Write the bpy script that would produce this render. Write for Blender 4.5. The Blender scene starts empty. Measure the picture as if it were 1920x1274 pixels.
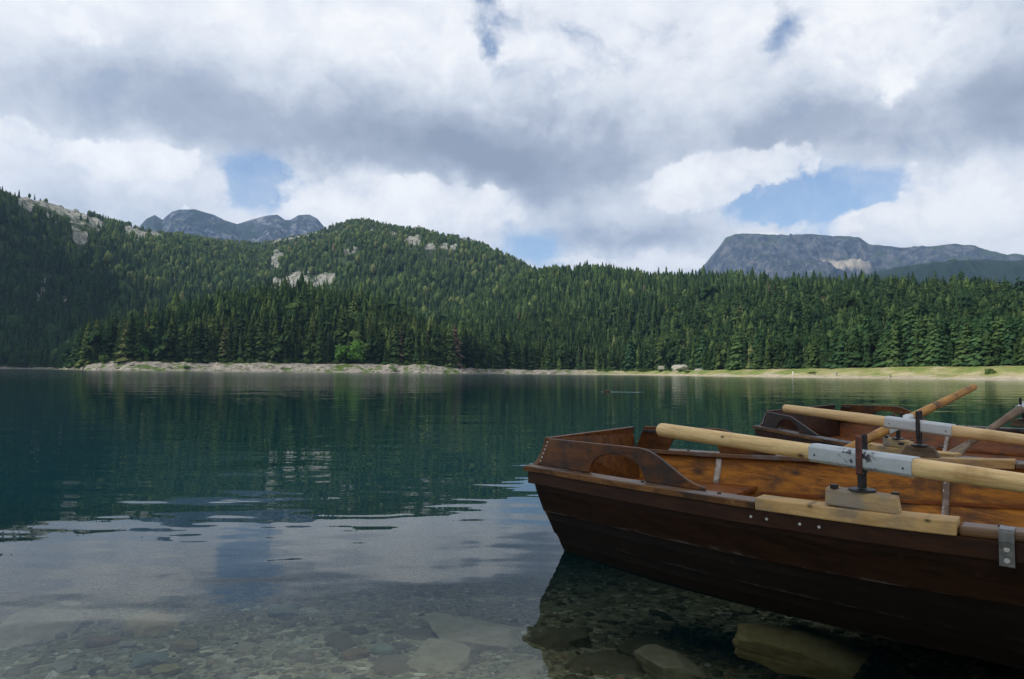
import bpy, bmesh, math, random
import numpy as np
from mathutils import Vector, Matrix
rnd = random.Random(7); rng = np.random.default_rng(11)
SC = bpy.context.scene; COL = SC.collection; R = math.radians
# ------------------------------------------------------------------ camera
CAMH = .82
cd = bpy.data.cameras.new('camera'); cam = bpy.data.objects.new('camera', cd); COL.objects.link(cam)
cd.sensor_width = 36.0; cd.sensor_fit = 'HORIZONTAL'; cd.lens = 36*1300/1920; cd.clip_start = .05; cd.clip_end = 30000
pitch = math.atan(62/1300); roll = math.atan(.0095)
cam.matrix_world = Matrix.Translation((0, 0, CAMH)) @ Matrix.Rotation(math.pi/2+pitch, 4, 'X') @ Matrix.Rotation(roll, 4, 'Z')
SC.camera = cam
# ------------------------------------------------------------------ render settings, light
SC.view_settings.view_transform = 'Standard'; SC.view_settings.look = 'None'; SC.view_settings.gamma = 1
SC.view_settings.exposure = 0.06
SC.render.engine = 'CYCLES'
cy = SC.cycles
cy.use_denoising = True; cy.max_bounces = 8; cy.transparent_max_bounces = 12; cy.diffuse_bounces = 3; cy.glossy_bounces = 3
cy.volume_bounces = 0; cy.caustics_reflective = False; cy.caustics_refractive = False
SUN_AZ, SUN_EL = R(-112), R(45)          # azimuth from +Y towards +X
sd = Vector((math.sin(SUN_AZ)*math.cos(SUN_EL), math.cos(SUN_AZ)*math.cos(SUN_EL), math.sin(SUN_EL)))
sl = bpy.data.lights.new('sun', 'SUN'); sun = bpy.data.objects.new('sun', sl); COL.objects.link(sun)
sl.energy = 4.2; sl.angle = R(1.2); sl.color = (1, .94, .84)
sun.rotation_euler = (-sd).to_track_quat('-Z', 'Y').to_euler(); sun.location = (-40, 10, 60)

HOLES = [(-0.352, 0.25, 0.042, 0.042, -1.4), (0.038, 0.172, 0.058, 0.029, -1), (0.382, 0.219, 0.066, 0.036, -1), (0.473, 0.244, 0.073, 0.029, -1), (-0.036, 0.445, 0.025, 0.032, -0.8), (-0.027, 0.502, 0.029, 0.014, -0.8), (0.395, 0.44, 0.03, 0.028, -0.7), (0.621, 0.253, 0.021, 0.013, -0.3), (0.515, 0.204, 0.035, 0.027, -0.6), (-0.414, 0.274, 0.026, 0.014, -0.3)]
PUFFS = [(0.485, 0.21, 0.045, 0.018, 1.5), (0.588, 0.196, 0.064, 0.055, 1), (-0.275, 0.246, 0.061, 0.03, 0.8), (0.362, 0.193, 0.02, 0.010, 1.6), (0.168, 0.161, 0.082, 0.014, 0.8), (0.285, 0.171, 0.035, 0.03, 0.6), (-0.482, 0.218, 0.024, 0.015, 0.5)]
DARKS = [(-0.25, 0.325, 0.40, 0.065, -0.52), (0.029, 0.287, 0.125, 0.045, -0.42), (0.45, 0.315, 0.26, 0.042, -0.46), (0.183, 0.192, 0.1, 0.024, -0.42), (-0.563, 0.202, 0.094, 0.026, -0.22), (-0.462, 0.37, 0.1, 0.035, -0.1), (0.633, 0.339, 0.04, 0.069, -0.25), (-0.157, 0.296, 0.11, 0.032, -0.3)]
BRIGHTS = [(0.494, 0.402, 0.06, 0.044, 0.38), (-0.587, 0.408, 0.119, 0.045, 0.2), (-0.206, 0.455, 0.163, 0.045, 0.15), (0.129, 0.444, 0.151, 0.053, 0.2), (-0.261, 0.258, 0.079, 0.028, 0.35), (-0.11, 0.226, 0.114, 0.027, 0.2), (-0.508, 0.267, 0.065, 0.024, 0.25), (0.335, 0.282, 0.076, 0.025, 0.3), (0.168, 0.163, 0.09, 0.015, 0.4), (0.577, 0.203, 0.071, 0.045, 0.35), (0.485, 0.21, 0.042, 0.016, 0.3)]
CUMULUS = [(-0.281, 0.244, 0.045, 0.03, 1), (-0.245, 0.226, 0.087, 0.022, 0.9), (-0.102, 0.23, 0.129, 0.031, 1), (-0.507, 0.261, 0.077, 0.023, 0.9), (0.328, 0.279, 0.083, 0.031, 1), (0.249, 0.252, 0.087, 0.03, 0.7), (0.168, 0.16, 0.09, 0.012, 1.1), (0.588, 0.205, 0.067, 0.051, 1.2), (0.485, 0.21, 0.043, 0.016, 1.1), (0.362, 0.191, 0.018, 0.009, 1.2), (0.441, 0.184, 0.032, 0.007, 0.8), (0.067, 0.326, 0.061, 0.035, 0.3), (-0.441, 0.211, 0.013, 0.007, 0.9), (0.494, 0.399, 0.066, 0.048, 0.9), (0.167, 0.406, 0.067, 0.023, 0.25), (-0.206, 0.455, 0.148, 0.038, 0.5), (-0.587, 0.403, 0.109, 0.039, 0.6), (0.028, 0.42, 0.077, 0.046, 0.3), (-0.625, 0.272, 0.041, 0.019, 0.7), (-0.352, 0.25, 0.036, 0.034, -1.2), (0.39, 0.215, 0.05, 0.022, -0.6), (0.04, 0.172, 0.04, 0.02, -0.6)]

class NT:
    """small node-graph writer"""
    def __init__(s, t): s.t = t; t.nodes.clear()
    def n(s, typ, ins=None, **kw):
        nd = s.t.nodes.new(typ)
        for k, v in kw.items(): setattr(nd, k, v)
        for k, v in (ins or {}).items():
            sock = nd.inputs[k]
            if isinstance(v, bpy.types.NodeSocket): s.t.links.new(v, sock)
            elif v is not None: sock.default_value = v
        return nd
    def m(s, op, a, b=None, c=None, clamp=False):
        nd = s.n('ShaderNodeMath', operation=op, use_clamp=clamp)
        for i, v in enumerate((a, b, c)):
            if v is None: continue
            if isinstance(v, bpy.types.NodeSocket): s.t.links.new(v, nd.inputs[i])
            else: nd.inputs[i].default_value = v
        return nd.outputs[0]
    def v(s, op, a, b=None):
        nd = s.n('ShaderNodeVectorMath', operation=op)
        for i, x in enumerate((a, b)):
            if x is None: continue
            if isinstance(x, bpy.types.NodeSocket): s.t.links.new(x, nd.inputs[i])
            else: nd.inputs[i].default_value = x
        return nd
    def noise(s, vec, scale, detail=4, rough=.55, dist=0., out=0):
        return s.n('ShaderNodeTexNoise', {'Vector': vec, 'Scale': scale, 'Detail': detail, 'Roughness': rough, 'Distortion': dist}).outputs[out]
    def mr(s, x, a, b, c=0., d=1., smooth=True):
        return s.n('ShaderNodeMapRange', {0: x, 1: a, 2: b, 3: c, 4: d}, interpolation_type='SMOOTHSTEP' if smooth else 'LINEAR', clamp=True).outputs[0]
    def mix(s, f, a, b):
        nd = s.n('ShaderNodeMix', data_type='RGBA')
        for k, x in ((0, f), (6, a), (7, b)):
            if isinstance(x, bpy.types.NodeSocket): s.t.links.new(x, nd.inputs[k])
            else: nd.inputs[k].default_value = x if k == 0 else (*x, 1)
        return nd.outputs[2]
    def ramp(s, x, stops):
        nd = s.n('ShaderNodeValToRGB', {0: x}); e = nd.color_ramp.elements
        while len(e) < len(stops): e.new(.5)
        for el, (p, c) in zip(e, stops): el.position = p; el.color = (*c, 1)
        return nd.outputs[0]

# ------------------------------------------------------------------ sky
world = bpy.data.worlds.new('World'); SC.world = world; world.use_nodes = True
W = NT(world.node_tree)
sky = W.n('ShaderNodeTexSky', sky_type='NISHITA', sun_disc=False, sun_elevation=SUN_EL, sun_rotation=SUN_AZ, altitude=1400, air_density=1.0, dust_density=.8, ozone_density=1.0)
bg_sky = W.n('ShaderNodeBackground', {'Color': sky.outputs[0], 'Strength': .15})
gen = W.n('ShaderNodeTexCoord').outputs['Generated']
sp = W.n('ShaderNodeSeparateXYZ', {0: gen})
az = W.m('ARCTAN2', sp.outputs[0], sp.outputs[1]); el = W.m('ARCSINE', sp.outputs[2])
uv0 = W.n('ShaderNodeCombineXYZ', {0: az, 1: el}).outputs[0]
wn1 = W.v('SUBTRACT', W.noise(gen, 9, 5, .6, out=1), (.5, .5, .5)).outputs[0]
uv = W.v('ADD', uv0, W.v('MULTIPLY', wn1, (.15, .10, 0)).outputs[0]).outputs[0]
def gsum(lst):
    tot = None
    for a, e, ra, re, amp in lst:
        d = W.v('MULTIPLY', W.v('SUBTRACT', uv, (a, e, 0)).outputs[0], (1/ra, 1/re, 0)).outputs[0]
        q = W.v('DOT_PRODUCT', d, d).outputs['Value']
        g = W.m('EXPONENT', W.m('MULTIPLY', q, -.8))
        tot = W.m('MULTIPLY_ADD', g, amp, tot if tot is not None else 0.)
    return tot
den = W.m('ADD', W.m('MAXIMUM', sp.outputs[2], 0.), .42)
plane = W.n('ShaderNodeCombineXYZ', {0: W.m('DIVIDE', sp.outputs[0], den), 1: W.m('DIVIDE', sp.outputs[1], den), 2: W.m('MULTIPLY', el, 2.0)}).outputs[0]
nbig = W.noise(plane, 1.3, 3, .5)
nmid = W.noise(plane, 3.4, 9, .56, .2)
gw = W.v('ADD', W.v('MULTIPLY', gen, (1, 1, 1.35)).outputs[0], W.v('MULTIPLY', W.v('SUBTRACT', W.noise(gen, 14, 4, .6, out=1), (.5, .5, .5)).outputs[0], (.06, .06, .06)).outputs[0]).outputs[0]
nfin = W.noise(gw, 8., 10, .6, .2)
puff = W.m('SUBTRACT', 1., W.n('ShaderNodeTexVoronoi', {'Vector': gw, 'Scale': 8.5, 'Detail': 3.5, 'Roughness': .55, 'Lacunarity': 2.2}, feature='F1', normalize=True).outputs['Distance'])
cov = W.m('ADD', W.m('MULTIPLY_ADD', nmid, .6, W.m('MULTIPLY', nfin, 1.15)), -.27)
cov = W.m('MULTIPLY_ADD', W.m('SUBTRACT', puff, .6), .7, cov)
cov = W.m('ADD', cov, W.m('ADD', W.m('MULTIPLY', gsum(HOLES), .68), W.m('MULTIPLY', gsum(PUFFS), .55)))
alpha = W.mr(cov, .08, .60)
shade = W.m('MULTIPLY_ADD', W.m('SUBTRACT', nmid, .5), .45, .72)
shade = W.m('MULTIPLY_ADD', W.m('SUBTRACT', nfin, .5), .8, shade)
shade = W.m('MULTIPLY_ADD', W.m('SUBTRACT', nbig, .5), .3, shade)
shade = W.m('MULTIPLY_ADD', W.m('SUBTRACT', puff, .62), .6, shade)
shade = W.m('ADD', shade, W.m('ADD', gsum(DARKS), gsum(BRIGHTS)))
shade = W.m('MULTIPLY_ADD', W.m('SUBTRACT', 1., alpha), .10, shade)
ccol = W.ramp(shade, [(0.05, (.29, .335, .42)), (.36, (.43, .48, .58)), (.62, (.67, .715, .79)), (.85, (.87, .89, .935)), (1., (1.0, 1.0, 1.0))])
# crisp heaped clouds in front of the grey deck
gw2 = W.v('ADD', gen, W.v('MULTIPLY', W.v('SUBTRACT', W.noise(gen, 22, 4, .6, out=1), (.5, .5, .5)).outputs[0], (.03, .03, .03)).outputs[0]).outputs[0]
heap = W.m('SUBTRACT', 1., W.n('ShaderNodeTexVoronoi', {'Vector': gw2, 'Scale': 13., 'Detail': 4.5, 'Roughness': .6, 'Lacunarity': 2.1}, feature='F1', normalize=True).outputs['Distance'])
hn = W.noise(gw2, 17., 8, .6)
cum = W.m('ADD', W.m('MULTIPLY_ADD', W.m('SUBTRACT', heap, .65), .9, W.m('MULTIPLY', W.m('SUBTRACT', hn, .5), .9)), gsum(CUMULUS))
a2 = W.m('MULTIPLY', W.mr(cum, .40, .64), .93)
lit = W.m('ADD', W.m('MULTIPLY_ADD', W.m('SUBTRACT', heap, .65), 1.1, .62), W.m('ADD', W.m('MULTIPLY', W.m('SUBTRACT', hn, .5), .9), W.m('MULTIPLY', W.m('SUBTRACT', cum, .6), .22)))
c2 = W.ramp(lit, [(.1, (.52, .565, .665)), (.45, (.74, .775, .85)), (.75, (.94, .95, .975)), (1., (1.05, 1.05, 1.05))])
ccol = W.mix(a2, ccol, c2)
alpha = W.m('MAXIMUM', W.m('MAXIMUM', alpha, a2), W.mr(W.m('ADD', nfin, W.m('MULTIPLY', hn, .5)), .60, 1.0, .02, .30))
bg_cl = W.n('ShaderNodeBackground', {'Color': ccol, 'Strength': 1.0})
up = W.mr(sp.outputs[2], -.02, .05)
mixw = W.n('ShaderNodeMixShader', {0: W.m('MULTIPLY', alpha, up), 1: bg_sky.outputs[0], 2: bg_cl.outputs[0]})
W.n('ShaderNodeOutputWorld', {'Surface': mixw.outputs[0]})
world.cycles.sampling_method = 'MANUAL'; world.cycles.sample_map_resolution = 512

# ------------------------------------------------------------------ helpers
def mat(name, fn):
    m = bpy.data.materials.new(name); m.use_nodes = True
    T = NT(m.node_tree); sh = fn(T)
    o = T.n('ShaderNodeOutputMaterial', {'Surface': sh}); return m
def principled(T, col, rough=.6, bump=None, bstr=.3, bdist=.01, metal=0., spec=.5):
    nrm = None
    if bump is not None: nrm = T.n('ShaderNodeBump', {'Height': bump, 'Strength': bstr, 'Distance': bdist}).outputs[0]
    p = T.n('ShaderNodeBsdfPrincipled', {'Base Color': col if isinstance(col, bpy.types.NodeSocket) else (*col, 1), 'Roughness': rough, 'Metallic': metal, 'Specular IOR Level': spec})
    if nrm: T.t.links.new(nrm, p.inputs['Normal'])
    return p.outputs[0]
def link(name, me, m=None, parent=None, smooth=False):
    o = bpy.data.objects.new(name, me); COL.objects.link(o)
    if m: me.materials.append(m)
    if parent is not None: o.parent = parent
    if smooth: me.polygons.foreach_set('use_smooth', [True]*len(me.polygons))
    return o
def mesh(name, V, F):
    me = bpy.data.meshes.new(name); me.from_pydata([tuple(map(float, v)) for v in V], [], [tuple(int(i) for i in f) for f in F]); me.update(); return me
def npmesh(name, V, F, attrs=None):
    """V (n,3), F (m,k) uniform polygons"""
    V = np.asarray(V, np.float32); F = np.asarray(F, np.int32); k = F.shape[1]
    me = bpy.data.meshes.new(name); me.vertices.add(len(V)); me.vertices.foreach_set('co', V.ravel())
    me.loops.add(F.size); me.loops.foreach_set('vertex_index', F.ravel())
    me.polygons.add(len(F)); me.polygons.foreach_set('loop_start', np.arange(0, F.size, k, dtype=np.int32))
    me.update(calc_edges=True)
    for a, val in (attrs or {}).items():
        at = me.attributes.new(a, 'FLOAT', 'POINT'); at.data.foreach_set('value', np.asarray(val, np.float32))
    return me
def tag(o, label=None, cat=None, group=None, kind=None):
    if label: o['label'] = label
    if cat: o['category'] = cat
    if group: o['group'] = group
    if kind: o['kind'] = kind
    return o
def empty(name, loc, rot=(0, 0, 0)):
    o = bpy.data.objects.new(name, None); COL.objects.link(o); o.location = loc; o.rotation_euler = rot; o.empty_display_size = .2; return o
def bevel(o, w, seg=2):
    b = o.modifiers.new('bevel', 'BEVEL'); b.width = w; b.segments = seg; b.limit_method = 'ANGLE'; b.angle_limit = R(35); return o
def _h(ix, iy, s):
    n = (ix.astype(np.int64)*374761393 + iy.astype(np.int64)*668265263 + s*974634777) & 0x7fffffff
    n = ((n ^ (n >> 13))*1274126177) & 0x7fffffff
    return ((n ^ (n >> 16)) & 0xffff)/65535.
def vnoise(x, y, s=0):
    ix, iy = np.floor(x), np.floor(y); fx, fy = x-ix, y-iy
    fx = fx*fx*(3-2*fx); fy = fy*fy*(3-2*fy); ix = ix.astype(np.int64); iy = iy.astype(np.int64)
    a, b, c, d = _h(ix, iy, s), _h(ix+1, iy, s), _h(ix, iy+1, s), _h(ix+1, iy+1, s)
    return (a*(1-fx)+b*fx)*(1-fy)+(c*(1-fx)+d*fx)*fy
def fbm(x, y, o=4, s=0):
    t, a, f = 0, .5, 1.
    for i in range(o): t = t+a*(vnoise(x*f, y*f, s+i*17)-.5); a *= .5; f *= 2.03
    return t

# ------------------------------------------------------------------ far terrain
CREST_MAIN = [(-41.2, 0.2275), (-39.09, 0.2241), (-36.85, 0.2177), (-35.82, 0.2131), (-34.46, 0.2066), (-32.26, 0.201), (-30.62, 0.1928), (-29.27, 0.1881), (-28.23, 0.1833), (-25.75, 0.1815), (-23.54, 0.178), (-21.64, 0.1772), (-20.09, 0.1764), (-19.11, 0.1813), (-17.31, 0.191), (-15.69, 0.1997), (-14.46, 0.2094), (-13.21, 0.2176), (-12.15, 0.2202), (-10.65, 0.217), (-8.91, 0.2122), (-7.61, 0.2147), (-6.29, 0.2062), (-4.52, 0.2024), (-2.74, 0.1945), (-0.96, 0.181), (0.38, 0.1695), (1.72, 0.1541), (3.49, 0.1386), (6.14, 0.1192), (10.47, 0.0767), (14.67, 0.0463), (20, .02), (50, .0)]
CREST_RIGHT = [(-50, 0.), (-20, .02), (-15.49, 0.0412), (-11.34, 0.0653), (-7.06, 0.0899), (-2.7, 0.1222), (-0.05, 0.1422), (1.72, 0.1517), (3.04, 0.1541), (4.37, 0.1549), (6.13, 0.1563), (7.66, 0.1561), (8.74, 0.1535), (10.47, 0.1477), (12.6, 0.1431), (14.69, 0.1407), (16.74, 0.1396), (18.75, 0.1384), (20.71, 0.1327), (22.63, 0.1299), (24.86, 0.1267), (27.01, 0.1262), (29.08, 0.1235), (31.07, 0.1181), (32.98, 0.1147), (34.8, 0.1088), (36.55, 0.1012), (38.77, 0.0956), (42.58, 0.0854)]
CREST_PEN = [(-60, -.03), (-33.6, -.02), (-32.82, 0.0007), (-31.89, 0.0074), (-30.96, 0.0241), (-30.33, 0.0377), (-29.03, 0.0539), (-26.99, 0.0705), (-24.87, 0.0848), (-22.66, 0.0953), (-20.37, 0.103), (-18.01, 0.1101), (-16.4, 0.1136), (-14.75, 0.111), (-13.08, 0.1098), (-11.38, 0.0994), (-9.66, 0.0888), (-7.91, 0.0704), (-6.16, 0.0556), (-4.84, 0.0444), (-3.51, 0.0293), (-1.74, 0.0066), (0, -.02), (50, -.03)]
PEAKS = [(-31, .12), (-29.4, 0.1633), (-28.51, 0.1828), (-28.08, 0.1933), (-27.57, 0.1992), (-27.03, 0.1939), (-26.79, 0.1993), (-26.44, 0.2056), (-25.98, 0.2093), (-24.89, 0.2121), (-24.15, 0.2092), (-23.59, 0.2074), (-22.83, 0.2015), (-21.87, 0.1972), (-20.91, 0.2045), (-19.75, 0.2122), (-18.96, 0.2148), (-18.35, 0.2083), (-17.94, 0.2088), (-17.35, 0.2164), (-16.53, 0.2182), (-15.91, 0.213), (-15.4, 0.203), (-14.85, 0.1915), (-13.57, 0.1701), (-11, .12)]
MESA = [(12, .09), (13.44, 0.1216), (15.1, 0.145), (15.72, 0.1567), (16.55, 0.1726), (17.16, 0.1871), (17.77, 0.1911), (18.77, 0.1909), (20.74, 0.1881), (22.66, 0.1867), (23.79, 0.1868), (24.89, 0.1811), (25.98, 0.1804), (26.76, 0.1779), (27.39, 0.1673), (28.43, 0.1632), (29.45, 0.1597), (30.45, 0.1597), (31.43, 0.1589), (32.71, 0.1589), (33.94, 0.1537), (34.85, 0.1477), (35.73, 0.1419), (36.17, 0.1437), (36.6, 0.1417), (40.14, 0.1297), (46, .11)]
BLUE = [(22.5, .08), (24.85, 0.1119), (26.3, 0.1282), (28.06, 0.1348), (29.77, 0.1397), (31.41, 0.1416), (33.0, 0.1421), (34.54, 0.1411), (36.02, 0.137), (36.59, 0.1374), (40.14, 0.1357), (46, .12)]
def tb(t, x): t = np.array(t); return np.interp(x, t[:, 0], t[:, 1])
SHORE = [(-50, 760), (-36.5, 700), (-33.5, 640), (-31.5, 445), (-29, 425), (-20, 412), (-12, 405), (-7, 400), (-4.5, 412), (-2, 436), (2, 452), (7, 440), (11, 420), (15, 350), (20, 300), (26, 262), (32, 240), (37, 226), (50, 210)]
def bankw(az): return np.interp(az, [-36, -31, -2, 8, 16, 24, 40], [14, 15, 15, 18, 24, 30, 30])
def shore(az): return tb(SHORE, az) + 7*fbm(az*.8, az*0+3.1, 3, 5)
def ease(t, p): t = np.clip(t, 0, 1); return t**p*(1.0+.18*np.sin(np.pi*t))
def hill(r, r0, rc, hc, p, tail): 
    t = (r-r0)/(rc-r0)
    return np.where(t < 1, hc*ease(t, p), hc - (r-rc)*tail)
def terrain(az, r):
    """height of ground at azimuth az (deg) and distance r from the viewpoint"""
    x = r*np.sin(np.radians(az)); y = r*np.cos(np.radians(az)); rs = shore(az)
    d = r-rs
    bwid = bankw(az); bh = np.interp(az, [-36, -33, -30, -8, -2, 2, 8, 14, 22, 32, 40], [1.2, 1.5, 5.2, 5.4, 3.2, 3.2, 3.0, 3.0, 3.6, 4.4, 4.6])
    u = np.clip(d/bwid, 0, 1); beach = np.where(d < 0, d*.12, bh*(.25*u+.75*u*u*(3-2*u)*np.interp(az, [-2, 8, 14], [1, .95, .9])+0*u))+np.maximum(d-bwid, 0)*.05
    nz = fbm(x/160., y/160., 5, 1)
    nz2 = fbm(x/45., y/45., 3, 9)
    fade = np.clip((d-30)/250, 0, 1)
    th = 11.
    rcM = np.interp(az, [-45, -36, -28, -20, -12, -4, 2, 14], [1200, 1150, 1400, 1650, 1500, 1400, 1300, 1200])
    hM = np.maximum(tb(CREST_MAIN, az)*rcM+CAMH-11, 4)
    r0M = np.interp(az, [-45, -34, -30, -8, 4, 20], [760, 690, 640, 560, 640, 800]); r0M = np.maximum(r0M, rs+bankw(az)-1)
    M = hill(r, r0M, rcM, hM, np.interp(az, [-40, -30, -20], [.95, 1.05, 1.15]), .5)+nz*34*fade*np.clip((rcM-r)/400+.15, 0, 1)
    rcR = np.interp(az, [-12, 2, 15, 37], [1000, 930, 800, 600])
    hR = np.maximum(tb(CREST_RIGHT, az)*rcR+CAMH-16, 3)
    Rr = hill(r, rs+bankw(az)+4, rcR, hR, 1.12, .25)+nz*15*fade
    rcP = np.interp(az, [-33, -30, -16, -3], [470, 490, 505, 470])
    hP = tb(CREST_PEN, az)*rcP+CAMH-16
    P = np.where(hP > 0, hill(r, rs+bankw(az)-1, rcP, np.maximum(hP, .01), .85, .22), -50)
    z = np.maximum(np.maximum(M, Rr), P)
    z = np.where(d > bwid-2, np.maximum(z, beach), beach)
    z = z + nz2*np.clip((d-2)/20, 0, 1)*(1.2+4*fade)+fbm(x/3., y/3., 3, 77)*.5*np.clip(d/6, 0, 1)*(d < 40)
    z = z+fbm(x/7., y/7., 3, 78)*1.6*np.clip(d/8, 0, 1)*np.clip((30-d)/15, 0, 1)*(az < 10)
    return z
AZ = np.linspace(-46, 46, 1000)
RR = np.concatenate([np.linspace(195, 470, 190), np.linspace(473, 800, 110), np.linspace(804, 2300, 170)])
A2, R2 = np.meshgrid(AZ, RR, indexing='ij'); Zt = terrain(A2, R2)
Xt, Yt = R2*np.sin(np.radians(A2)), R2*np.cos(np.radians(A2))
# bare patches: azimuth, distance found from their place on the hills; stored as world x, y, half-sizes and turn
ROCKS = []
#ROCKS_BEGIN
ROCKS = [(-671, 922, 45.5, 50.8, 1), (-635, 989, 36.5, 111.7, 1), (-614, 867, 14.0, 24.9, 0.9), (-542, 859, 10.2, 25.2, 1), (-601, 1094, 16.4, 91.3, 1), (-615, 1181, 9.2, 86.6, 0.8), (-457, 688, 15.3, 36.9, 0.5), (-460, 1439, 24.4, 40.0, 1), (-427, 1440, 21.7, 40.0, 0.9), (-494, 1441, 24.8, 40.0, 0.9), (-396, 1154, 8.9, 90.3, 1), (-308, 957, 29.2, 47.8, 1), (-256, 949, 15.7, 26.8, 1), (-187, 1400, 24.1, 55.7, 1), (-255, 1446, 20.6, 10.5, 0.8), (-170, 1143, 14.4, 48.7, 0.95), (-133, 1097, 10.3, 22.9, 0.9), (-97, 1368, 16.9, 43.8, 0.9), (-216, 1226, 11.7, 31.5, 0.8), (-247, 1042, 10.2, 16.2, 0.8), (-102, 1131, 19.3, 43.8, 0.8), (-39, 1360, 12.6, 40.0, 0.7), (-17, 1345, 8.3, 40.0, 0.8), (-103, 447, 7.2, 8.0, 0.9), (-74, 429, 4.4, 8.0, 0.9), (101, 570, 15.4, 19.3, 1), (80, 582, 3.2, 12.7, 0.9), (119, 554, 4.5, 13.9, 0.9)]
#ROCKS_END
def rockmask(x, y, gen=True):
    m = np.zeros_like(x); w1 = fbm(x/30., y/30., 3, 41); w2 = fbm(x/30., y/30., 3, 51)
    for cx, cyy, rt, rd, amp in ROCKS:
        dd = math.hypot(cx, cyy); ux, uy = cx/dd, cyy/dd
        dr = (x-cx)*ux+(y-cyy)*uy; dt = -(x-cx)*uy+(y-cyy)*ux
        q = ((dt+w1*rt*1.6)/rt)**2+((dr+w2*rd*1.6)/rd)**2
        m = np.maximum(m, amp*np.clip(1.55-q, 0, 1))
    if not gen: return m
    hh = terrain(np.degrees(np.arctan2(x, y)), np.hypot(x, y))
    m = np.maximum(m, np.clip((fbm(x/55., y/55., 4, 91)+.5*fbm(x/14., y/14., 2, 92)-.20)*7, 0, .9)*np.clip((hh-185)/60, 0, 1))
    return np.clip(m, 0, 1)
RM = rockmask(Xt, Yt); D0 = R2-shore(A2)
Zt = Zt+np.clip(RM*1.3, 0, 1)*(D0 > 60)*(np.abs(2*vnoise(Xt/16, Yt/16, 301)-1)*9+np.abs(2*vnoise(Xt/6, Yt/6, 302)-1)*4-5)
D2 = R2-shore(A2)
GR = np.clip((A2-4)/6, 0, 1)                                   # right-hand shore is meadow and pale sand
nv = len(AZ)*len(RR)
idx = np.arange(nv).reshape(len(AZ), len(RR))
Q = np.stack([idx[:-1, :-1], idx[1:, :-1], idx[1:, 1:], idx[:-1, 1:]], -1).reshape(-1, 4)[:, ::-1]
def terr_mat(T):
    pos = T.n('ShaderNodeNewGeometry').outputs['Position']
    a = lambda n: T.n('ShaderNodeAttribute', attribute_name=n).outputs['Fac']
    dsh, rock, grass = a('inland'), a('rock'), a('meadow')
    n1 = T.noise(pos, .35, 6, .65); n2 = T.noise(pos, .06, 6, .6); n3 = T.noise(pos, 1.4, 4, .6)
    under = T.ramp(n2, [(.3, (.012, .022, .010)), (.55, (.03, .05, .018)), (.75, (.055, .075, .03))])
    lime = T.ramp(T.noise(T.v('MULTIPLY', pos, (1, 1, .35)).outputs[0], .22, 8, .7), [(.36, (.05, .07, .035)), (.46, (.15, .155, .13)), (.58, (.27, .27, .245)), (.72, (.43, .43, .40))])
    gravel = T.ramp(n1, [(.28, (.07, .066, .06)), (.45, (.19, .175, .155)), (.7, (.34, .315, .28))])
    veg = T.ramp(n3, [(.3, (.03, .06, .015)), (.6, (.085, .13, .03)), (.8, (.16, .17, .06))])
    shorecol = T.mix(T.mr(T.noise(pos, .16, 6, .7), .49, .58), gravel, veg)
    sand = T.ramp(n1, [(.3, (.24, .21, .15)), (.7, (.43, .38, .29))])
    mead = T.ramp(T.noise(pos, .09, 6, .65), [(.35, (.35, .31, .19)), (.48, (.22, .225, .085)), (.62, (.11, .17, .035)), (.76, (.28, .26, .14))])
    rs = T.mix(T.mr(T.m('MULTIPLY_ADD', T.m('SUBTRACT', n2, .5), 12., dsh), 3.5, 6.5), sand, mead)
    sh = T.mix(grass, shorecol, rs)
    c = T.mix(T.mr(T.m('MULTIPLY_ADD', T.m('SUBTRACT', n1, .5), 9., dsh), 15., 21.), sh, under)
    rk = T.mr(T.m('ADD', rock, T.m('MULTIPLY', T.m('SUBTRACT', T.noise(pos, .075, 8, .75), .5), 3.6)), .40, .62)
    c = T.mix(rk, c, lime)
    return principled(T, c, .95, T.m('ADD', n1, T.m('MULTIPLY', T.noise(pos, .1, 5, .65), 4.)), .8, 1.2, spec=.15)
M_TERR = mat('terrain', terr_mat)
hills = link('hills', npmesh('hills', np.stack([Xt, Yt, Zt], -1).reshape(-1, 3), Q, {'inland': (D2/bankw(A2)*16).ravel(), 'rock': RM.ravel(), 'meadow': GR.ravel()}), M_TERR, smooth=True)
tag(hills, 'forested limestone hills rising from the far shore of the lake', 'hills', kind='structure')

# distant mountains
def massif(name, table, rc, r0, p, base, label, fn, seed, rough, cliff=None, n=700, dz=0):
    a0, a1 = table[0][0], table[-1][0]; az = np.linspace(a0, a1, n); t = np.concatenate([np.linspace(0, 1.02, 230), np.linspace(1.04, 1.5, 20)])
    A, Tt = np.meshgrid(az, t, indexing='ij'); x0 = np.sin(np.radians(A)); y0 = np.cos(np.radians(A))
    r = r0+(rc-r0)*Tt; hc = tb(table, A)*rc+dz
    x, y = r*x0, r*y0
    prof = np.interp(Tt, *cliff) if cliff else np.where(Tt < 1, Tt**p, 1-(Tt-1)*.8)
    und = sum(w*(1-np.abs(2*vnoise(x/(rough*f), y/(rough*f), seed+k)-1)) for k, (w, f) in enumerate(((.45, 1.), (.27, .45), (.17, .2), (.11, .09))))-.55
    edge = np.clip((1-Tt)/.38, 0, 1)*np.clip(Tt/.2, 0, 1)
    z = base+(hc-base)*prof+und*edge*rough*.8+fbm(x/60., y/60., 4, seed+8)*16*np.clip((1-Tt)*8, .12, 1)
    i = np.arange(A.size).reshape(A.shape)
    q = np.stack([i[:-1, :-1], i[1:, :-1], i[1:, 1:], i[:-1, 1:]], -1).reshape(-1, 4)[:, ::-1]
    o = link(name, npmesh(name, np.stack([x, y, z], -1).reshape(-1, 3), q, {'up': Tt.ravel()}), mat(name, fn), smooth=True)
    return tag(o, label, 'mountain', kind='structure')
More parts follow.
